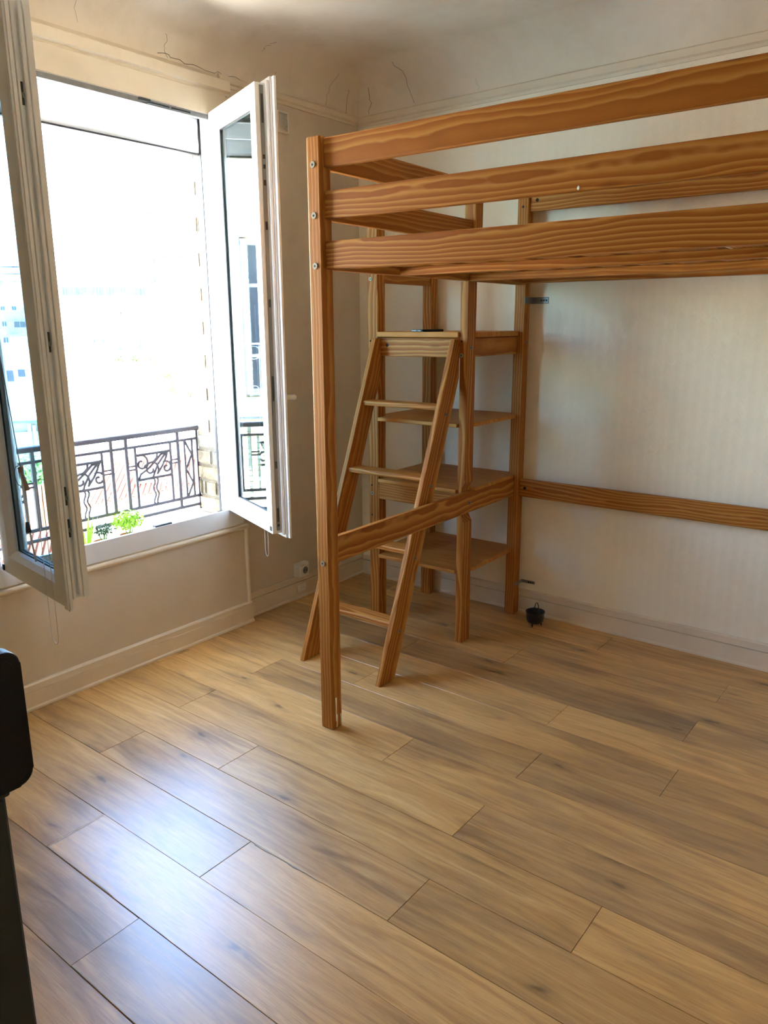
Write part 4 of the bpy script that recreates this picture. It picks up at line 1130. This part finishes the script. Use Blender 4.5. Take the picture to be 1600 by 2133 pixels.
# --- foliage
def foliage_bm(c, rad, n, s, rnd, flat=False):
    bm = bmesh.new()
    for _ in range(n):
        while True:
            v = Vector((rnd.uniform(-1, 1), rnd.uniform(-1, 1), rnd.uniform(-1, 1)))
            if .25 < v.length < 1: break
        p = Vector(c) + Vector((v.x * rad[0], v.y * rad[1], v.z * rad[2]))
        nrm = (v + Vector((rnd.uniform(-.7, .7), rnd.uniform(-.7, .7), rnd.uniform(-.3, .9)))).normalized()
        t_ = nrm.orthogonal().normalized(); t_.rotate(Matrix.Rotation(rnd.uniform(0, 6.3), 3, nrm)); b_ = nrm.cross(t_)
        k = s * rnd.uniform(.6, 1.3)
        vs = [bm.verts.new(p + t_ * k * 1.2), bm.verts.new(p + b_ * k * .5 + nrm * k * .12), bm.verts.new(p - t_ * k * 1.0), bm.verts.new(p - b_ * k * .5 + nrm * k * .12)]
        bm.faces.new(vs)
    return bm
rf_ = random.Random(9)
def tree(name, label, c, rad, mat, n, s, zg, cat='tree', group=None):
    t = tag(empty(name, (c[0], c[1], zg)), label, cat, group)
    f = finish('foliage', foliage_bm(c, rad, n, s, rf_), mat, t); f['kind'] = 'stuff'
    tube('trunk', [(c[0], c[1], zg), (c[0] + rad[0] * .1, c[1], c[2] - rad[2] * .3)], [max(.04, rad[0] * .10), .03], 'bark', t)
    for k in range(4):
        a = k * 1.7; tube('branch', [(c[0] + rad[0] * .08, c[1], c[2] - rad[2] * .5), (c[0] + rad[0] * .5 * math.cos(a), c[1] + rad[1] * .5 * math.sin(a), c[2] + rad[2] * .2)], [.04, .015], 'bark', t, n=5)
    return t
tree('shrub', 'pale green leafy shrub before the tiled house, beside the annexe', (.25, 107, -2.8), (1.05, 1.0, 1.0), 'leaf_green', 700, .16, ZG, 'shrub')
tree('shrub', 'green leafy shrub under the downpipe of the tiled house', (2.2, 107, -2.9), (.82, 1.0, .9), 'leaf_green', 600, .16, ZG, 'shrub')
tree('shrub', 'brown dry shrub between the green shrubs and the stone wall', (4.15, 106, -3.0), (1.0, 1.0, .7), 'leaf_brown', 600, .16, ZG, 'shrub')
tree('garden_tree', 'yellow-green tree behind the ridge of the metal roof', (3.75, 62, -3.5), (.65, .6, .75), 'leaf_yellow', 700, .10, ZG)
tree('garden_tree', 'green tree right beside the brick reveal', (5.25, 62, -4.05), (.70, .7, .75), 'leaf_green', 800, .10, ZG)
tree('garden_tree', 'slim yellowish tree before the stone wall stub', (4.3, 78, -3.2), (1.0, .7, .8), 'leaf_yellow', 600, .12, ZG)

# --- building with the big metal roof
zb = bld('metal_roof_building', 'long building with a bright standing-seam metal roof below the window', -1, 50)
RP = lambda u, d: -2.15 - .055 * u - .19 * (52 - d)       # roof plane height
roof = quad_slab('roof', [(u, d, RP(u, d)) for u, d in ((-5.9, 44), (-1.55, 44), (-1.2, 35), (4.2, 35), (4.55, 42), (1.75, 52), (-3.75, 52))], 'zinc', zb, .08)
quad_slab('roof', [(4.55, 42, RP(4.55, 42)), (5.2, 60, -4.2), (1.75, 52, RP(1.75, 52))], 'zinc', zb, .08)
quad_slab('roof', [(-3.75, 52, RP(-3.75, 52)), (1.75, 52, RP(1.75, 52)), (5.2, 60, -4.2), (-6, 60, -3.6)], 'zinc', zb, .08)
quad_slab('roof', [(-5.9, 44, RP(-5.9, 44)), (-3.75, 52, RP(-3.75, 52)), (-6, 60, -3.6), (-7.4, 50, -3.6)], 'zinc', zb, .08)
def seam(u0, d0, u1, d1, dz=.05):
    a = Vector((u0, d0, RP(u0, d0))); b = Vector((u1, d1, RP(u1, d1)))
    bm = bmesh.new(); sd = Vector((.03, 0, 0)); up_ = Vector((0, 0, dz))
    vs = [bm.verts.new(p) for p in (a - sd, a + sd, b + sd, b - sd, a - sd + up_, a + sd + up_, b + sd + up_, b - sd + up_)]
    for f in ((0, 3, 2, 1), (4, 5, 6, 7), (0, 1, 5, 4), (1, 2, 6, 5), (2, 3, 7, 6), (3, 0, 4, 7)): bm.faces.new([vs[i] for i in f])
    finish('standing_seam', bm, 'zinc', roof)
for i in range(19):
    f = i / 18
    ur = -3.75 + 5.5 * f; ue = -5.9 + 10.1 * f; de = 44 if ue < -1.5 else 35
    if ue >= -1.5: ue = -1.2 + (ue + 1.5) / 5.7 * 5.4
    seam(ue, de, ur, 52)
for i in range(12): blk('ridge_cap', (-3.7 + i * .45, -3.7 + i * .45 + .36, RP(-3.7 + i * .45, 52) - .02, RP(-3.7 + i * .45, 52) + .10), 51.9, 52.2, 'gutter', roof)
for u_, d_ in ((-2.5, 49), (-2.2, 45.5), (-.3, 50)): blk('snow_hook', (u_, u_ + .35, RP(u_, d_), RP(u_, d_) + .14), d_, d_ + .1, 'gutter', roof)
blk('wall', (-5.8, -1.5, ZG, -4.0), 44.3, 52, 'render_cream', zb)
blk('wall', (-5.7, -1.55, -4.2, -3.35), 44.5, 52, 'render_cream', zb)
blk('wall', (-1.45, 4.3, ZG, -5.5), 36, 52, 'render_white', zb)
blk('eave_gutter', (-5.9, -1.4, -3.48, -3.36), 43.8, 44.05, 'gutter', zb)
tube('downpipe', [(-1.75, 43.9, -3.5), (-1.75, 43.9, -3.8), (-1.45, 43.9, -4.0), (-1.40, 43.9, -6)], .06, 'gutter', zb, n=6)
for k in ('dw_a', 'dw_b', 'dw_c'):
    q = X[k]; pane((q[0], q[1], q[2], q[3]), 44.3, zb, 'pane_pale', mull=False)
pane((-1.95, -1.72, -5.0, -4.15), 44.3, zb, 'pane_far', mull=False)

# --- tiled roofs close below
def pan_roof(root, P00, P10, P11, P01, n, mat, matd, amp, name='tile_row', skew=0.0):
    """corrugated roof: n rounded rows running from edge P00-P10 (low) to P01-P11 (high)"""
    P = [Vector(p) for p in (P00, P10, P11, P01)]
    base = quad_slab('roof_base', [p - Vector((0, 0, amp * .6)) for p in P], matd, root, .1)
    for i in range(n):
        f0, f1 = i / n, (i + (.72 if name == 'tile_row' else .60)) / n
        A0, A1 = P[0].lerp(P[1], f0), P[0].lerp(P[1], f1); B0, B1 = P[3].lerp(P[2], min(1, f0 + skew)), P[3].lerp(P[2], min(1, f1 + skew))
        up_ = Vector((0, 0, amp))
        bm = bmesh.new()
        a = [bm.verts.new(v) for v in (A0, A0.lerp(A1, .25) + up_ * .8, A0.lerp(A1, .5) + up_, A0.lerp(A1, .75) + up_ * .8, A1)]
        b = [bm.verts.new(v) for v in (B0, B0.lerp(B1, .25) + up_ * .8, B0.lerp(B1, .5) + up_, B0.lerp(B1, .75) + up_ * .8, B1)]
        for k in range(4): bm.faces.new((a[k], a[k + 1], b[k + 1], b[k]))
        bm.faces.new(a[::-1]); bm.faces.new(b)
        finish(name, bm, mat, root)
r1 = bld('tiled_roof', 'sloping pink clay-tiled roof seen between the railing bars', .6, 24, -7, 'roof')
pan_roof(r1, (-1.3, 23.4, -3.66), (2.7, 23.4, -3.12), (2.9, 26.4, -2.97), (-.6, 26.4, -2.86), 24, 'clay', 'clay', .05)
blk('ridge', (-.6, 2.9, -2.96, -2.78), 26.2, 26.5, 'clay', r1)
blk('wall', (-1.2, 2.6, -7, -3.72), 23.6, 26.2, 'render_white', r1)
for u_ in (-.7, .1, .9, 1.7): tube('tile_hook', [(u_, 23.5, -3.45 + .135 * u_), (u_ + .05, 23.3, -3.25 + .135 * u_), (u_ + .16, 23.2, -3.3 + .135 * u_), (u_ + .2, 23.2, -3.5 + .135 * u_)], .025, 'clay_dark', r1, n=5)
blk('roof_light', (.15, .75, -3.28, -3.06), 24.3, 24.9, 'pane_pale', r1)
r2x = bld('corrugated_roof', 'flat white corrugated roof with dark grooves below the railing', .2, 19, -7, 'roof')
pan_roof(r2x, (-1.0, 13.5, -4.30), (3.6, 13.5, -4.0), (2.9, 23.3, -3.20), (-1.6, 23.3, -3.82), 30, 'fibre_cement', 'fibre_cement', .05, 'corrugation', .0)
blk('wall', (-.8, 2.6, -7, -4.6), 14, 22, 'render_white', r2x)
r3 = bld('tiled_roof', 'plain salmon tiled roof seen through the left pane', -2, 17, -7, 'roof')
q = X['redL']; pan_roof(r3, (-2.7, 16, -2.55), (-1.35, 16, -2.62), (-1.45, 17.6, -1.85), (-2.75, 17.6, -1.80), 4, 'clay', 'clay', .03)
blk('wall', (-2.6, -1.45, -7, -2.6), 16.2, 17.5, 'render_white', r3)
r4 = bld('tiled_roof', 'orange pantile roof corner low behind the left pane', -1, 8.6, -7, 'roof')
pan_roof(r4, (-1.55, 7.6, -.95), (-.72, 7.6, -.98), (-.70, 9.0, -.80), (-1.5, 9.0, -.62), 12, 'clay', 'clay', .025)
blk('wall', (-1.5, -.75, -7, -.95), 7.7, 8.9, 'render_cream', r4)

# --- left of the window: balcony house and others seen through the left pane
bh = bld('balcony_house', 'white stepped balcony building seen high through the left pane', -18, 182)
q = X['bl']; blk('wall', (q[0] - 1, q[1], ZG, q[3]), 181, 192, 'render_white', bh)
for z in X['bl_rows']: balcony((q[0] - 1.2, q[1] + .4, z - .75, z + .25), 178.8, bh, None, 'render_white')
blk('roof_storey', (X['bl_top'][0], X['bl_top'][1], 18.2, 19.3), 184, 188, 'render_white', bh)
b2 = bld('grey_block', 'grey-blue block behind the white balcony building', -22, 190)
q = X['bl2']; blk('wall', (q[0] - 2.5, q[1] * 1.03, ZG, q[3] + .5), 196, 202, 'pane_pale', b2)
for i in range(4): blk('window_band', (q[0] - 2, q[1] * 1.03 - .2, 16.6 - i * 1.7, 17.4 - i * 1.7), 195.8, 196.1, 'pane_far', b2)
b3 = bld('old_flats', 'cream old block of flats with railed balconies behind the left pane', -16, 150)
q = X['bl_low']; blk('wall', (q[0] - 4, q[1], ZG, q[3]), 150, 160, 'render_cream', b3)
for k in 'abcdef': pane(X['blw_' + k], 150, b3, 'pane_far')
for k in ('bl_b1', 'bl_b2'):
    q = X[k]; b_ = blk('balcony', (q[0], q[1], q[2] - .2, q[2]), 148, 150, 'concrete', b3)
    for i in range(14): blk('baluster', (q[0] + i * (q[1] - q[0]) / 13.5, q[0] + i * (q[1] - q[0]) / 13.5 + .07, q[2], q[3]), 148, 148.1, 'concrete', b_)
    blk('balcony_rail', (q[0], q[1], q[3], q[3] + .1), 147.95, 148.15, 'concrete', b_)
b4 = bld('side_hall', 'low hall with a pale blue wall and ribbed roof behind the left pane', -11, 100)
q = X['bl_panel']; blk('wall', (q[0], q[1] + 1.0, ZG, q[3]), 118, 124, 'render_white', b4)
rp_ = quad_slab('roof', [(-12.6, 88, -2.75), (-8.2, 88, -2.0), (-8.4, 97, -.85), (-12.6, 97, -.95)], 'zinc', b4, .1)
for i in range(8):
    f = i / 8; a = Vector((-12.6, 88, -2.72)).lerp(Vector((-8.2, 88, -1.97)), f); b = Vector((-12.6, 97, -.92)).lerp(Vector((-8.4, 97, -.82)), f)
    tube('standing_seam', [a, b], .07, 'zinc', rp_, n=4)
q = X['ww']; blk('wall', (q[0] - 2, q[1] + .2, ZG, -1.9), 84, 90, 'render_white', b4)
for k in ('ww1', 'ww2'): blk('window', X[k], 83.8, 84.1, 'pane_far', b4)
tree('courtyard_bush', 'green bush in the courtyard behind the left pane', (-2.65, 24, -2.75), (.8, .5, .65), 'leaf_green', 700, .07, -7, 'bush')
SPACE.pop()

# --- facing house straight across (world axes), its sunlit front is what the right pane mirrors
def fb_mat():
    t = NT('facing_brick'); r = t.rnd(); v = t.noise(t.obj(), 9, 4, .6)
    c = t.ramp(v, [(.3, srgb(216, 204, 172)), (.7, srgb(238, 228, 200))])
    c = t.mix(t.math('MULTIPLY', r, .3), c, srgb(206, 190, 150))
    t.bsdf(c, .9, spec=.2); M['facing_brick'] = t.m
fb_mat()
fh = tag(empty('facing_house', (-9.2, -3.2, ZG)), 'cream brick house across the yard mirrored in the right pane', 'building')
XF = -9.2
wy0, wy1, wz0, wz1 = -2.25, -1.245, .30, 2.80
for nm, lo, hi in (('wall', (XF - 6, -3.7, ZG), (XF - .02, wy0, 4.6)), ('wall', (XF - 6, wy1, ZG), (XF - .02, .2, 4.6)), ('wall', (XF - 6, wy0, ZG), (XF - .02, wy1, wz0 - .05)), ('wall', (XF - 6, wy0, wz1), (XF - .02, wy1, 4.6)), ('wall', (XF - 6, wy0, wz0 - .05), (XF - .35, wy1, wz1))):
    box(nm, lo, hi, 'facing_brick', fh)
rbk = random.Random(4); bc = {}
def fbrick(y0, y1, z0, z1):
    k = (round(y1 - y0, 3), round(z1 - z0, 3))
    if k not in bc:
        bm = bmesh.new(); bm_box(bm, (-.02, -k[0] / 2, -k[1] / 2), (.018, k[0] / 2, k[1] / 2)); bmesh.ops.bevel(bm, geom=bm.edges[:], offset=.006, segments=1, affect='EDGES')
        me = bpy.data.meshes.new('brick'); bmesh.ops.recalc_face_normals(bm, faces=bm.faces); bm.to_mesh(me); bm.free(); me.materials.append(M['facing_brick']); bc[k] = me
    link('brick', bc[k], None, fh, (XF + rbk.uniform(-.004, .002), (y0 + y1) / 2, (z0 + z1) / 2))
cz = .095
for zlo, zhi in ((3.02, 4.0), (-1.4, .05)):
    i = 0; z = zlo
    while z < zhi:
        y = -2.25 + (.06 if i % 2 else .17)
        while y < -.75:
            w_ = .21 if rbk.random() > .2 else .10
            fbrick(y, y + w_, z, z + cz - .012); y += w_ + .012
        z += cz; i += 1
box('lintel', (XF - .05, -2.45, 2.80), (XF + .08, -.9, 3.00), 'render_white', fh, .01)
box('cornice', (XF - .05, -3.7, 4.00), (XF + .20, .2, 4.10), 'concrete', fh, .02)
box('string_course', (XF - .05, -3.7, 4.10), (XF + .12, .2, 4.24), 'render_white', fh, .01)
fw_ = box('window', (XF - .30, wy0, wz0), (XF - .24, wy1, wz1), 'render_white', fh)
for y0, y1 in ((-1.655, -1.40), (-2.15, -1.745)):
    for z0, z1 in ((.42, .93), (.99, 2.05), (2.11, 2.70)): box('pane', (XF - .245, y0, z0), (XF - .232, y1, z1), 'pane_far', fw_)
box('reveal_panel', (XF - .3, -1.262, .30), (XF + .01, -1.238, 2.8), 'render_white', fh)
sh = box('shutter', (XF - .22, -1.385, .34), (XF - .02, -1.275, 2.78), 'render_cream', fh)
for i in range(24): box('louvre', (XF - .03, -1.375, .40 + i * .099), (XF - .005, -1.285, .46 + i * .099), 'concrete', sh)
box('balcony_slab', (XF - .05, -3.6, .06), (XF + .75, -.5, .26), 'concrete', fh, .01)
box('slab_drip', (XF - .05, -3.6, .02), (XF + .72, -.5, .06), 'gutter', fh)
XB = XF + .7
box('balcony_rail', (XB - .02, -3.5, 1.16), (XB + .02, -.55, 1.19), 'gutter', fh)
box('balcony_rail', (XB - .015, -3.5, .34), (XB + .015, -.55, .36), 'gutter', fh)
for i in range(18):
    y = -3.4 + i * .16; box('baluster', (XB - .008, y - .008, .28), (XB + .008, y + .008, 1.16), 'gutter', fh)
for i in range(9):
    y = -3.32 + i * .32
    tube('iron_scroll', [(XB, y + .10 * math.cos(a), 1.04 + .10 * math.sin(a)) for a in [k * PI / 6 for k in range(12)]], .008, 'gutter', fh, n=5, closed=True)
    tube('iron_scroll', [(XB, y + (.09 - .006 * k) * math.cos(k * .6), .46 + (.09 - .006 * k) * math.sin(k * .6)) for k in range(13)], .008, 'gutter', fh, n=5)
for z in (-1.6, -4.6): 
    for y in (-1.0, -2.0, -3.0): box('window', (XF - .06, y - .6, z - 1.6), (XF, y, z), 'pane_far', fh)

# ================================================================== PLANTS ON THE OUTER SILL
ZP = 0.472
def pot_plant(name, label, x, y, mat, n, s, rad, zc, seed, blades=False):
    t = tag(empty(name, (x, y, ZP)), label, 'plant')
    lathe('pot', [(0, 0), (.034, 0), (.045, .055), (.048, .055), (.048, .065), (.042, .065), (.038, .05), (0, .05)], 'terracotta', t, 18, (x, y, ZP))
    rr = random.Random(seed)
    if blades:
        for k in range(16):
            a = rr.uniform(0, 6.28); l = rr.uniform(.10, .17); o = .012
            bm = bmesh.new(); b0 = Vector((x + o * math.cos(a), y + o * math.sin(a), ZP + .05)); tip = b0 + Vector((.05 * math.cos(a), .05 * math.sin(a), l))
            sd = Vector((-math.sin(a), math.cos(a), 0)) * .006; mid = b0.lerp(tip, .5) + Vector((0, 0, .012))
            v = [bm.verts.new(p) for p in (b0 - sd, b0 + sd, mid + sd, tip, mid - sd)]; bm.faces.new(v); finish('leaf', bm, mat, t)
    else:
        f = finish('foliage', foliage_bm((x, y, zc), rad, n, s, rr), mat, t); f['kind'] = 'stuff'
        for k in range(5):
            a = k * 1.26; tube('stem', [(x, y, ZP + .045), (x + rad[0] * .5 * math.cos(a), y + rad[1] * .5 * math.sin(a), zc)], [.003, .002], 'leaf_green', t, n=5)
pot_plant('sill_plant', 'bright yellow-green leafy plant on the outer window sill', -.175, -1.465, 'leaf_bright', 420, .011, (.055, .078, .045), .605, 1)
pot_plant('sill_plant', 'small dark green leafy plant on the outer window sill', -.17, -1.600, 'leaf_dark', 200, .008, (.045, .06, .026), .588, 2)
pot_plant('sill_plant', 'grassy plant with upright green blades on the outer window sill', -.16, -1.685, 'leaf_bright', 0, 0, (0, 0, 0), .65, 3, True)
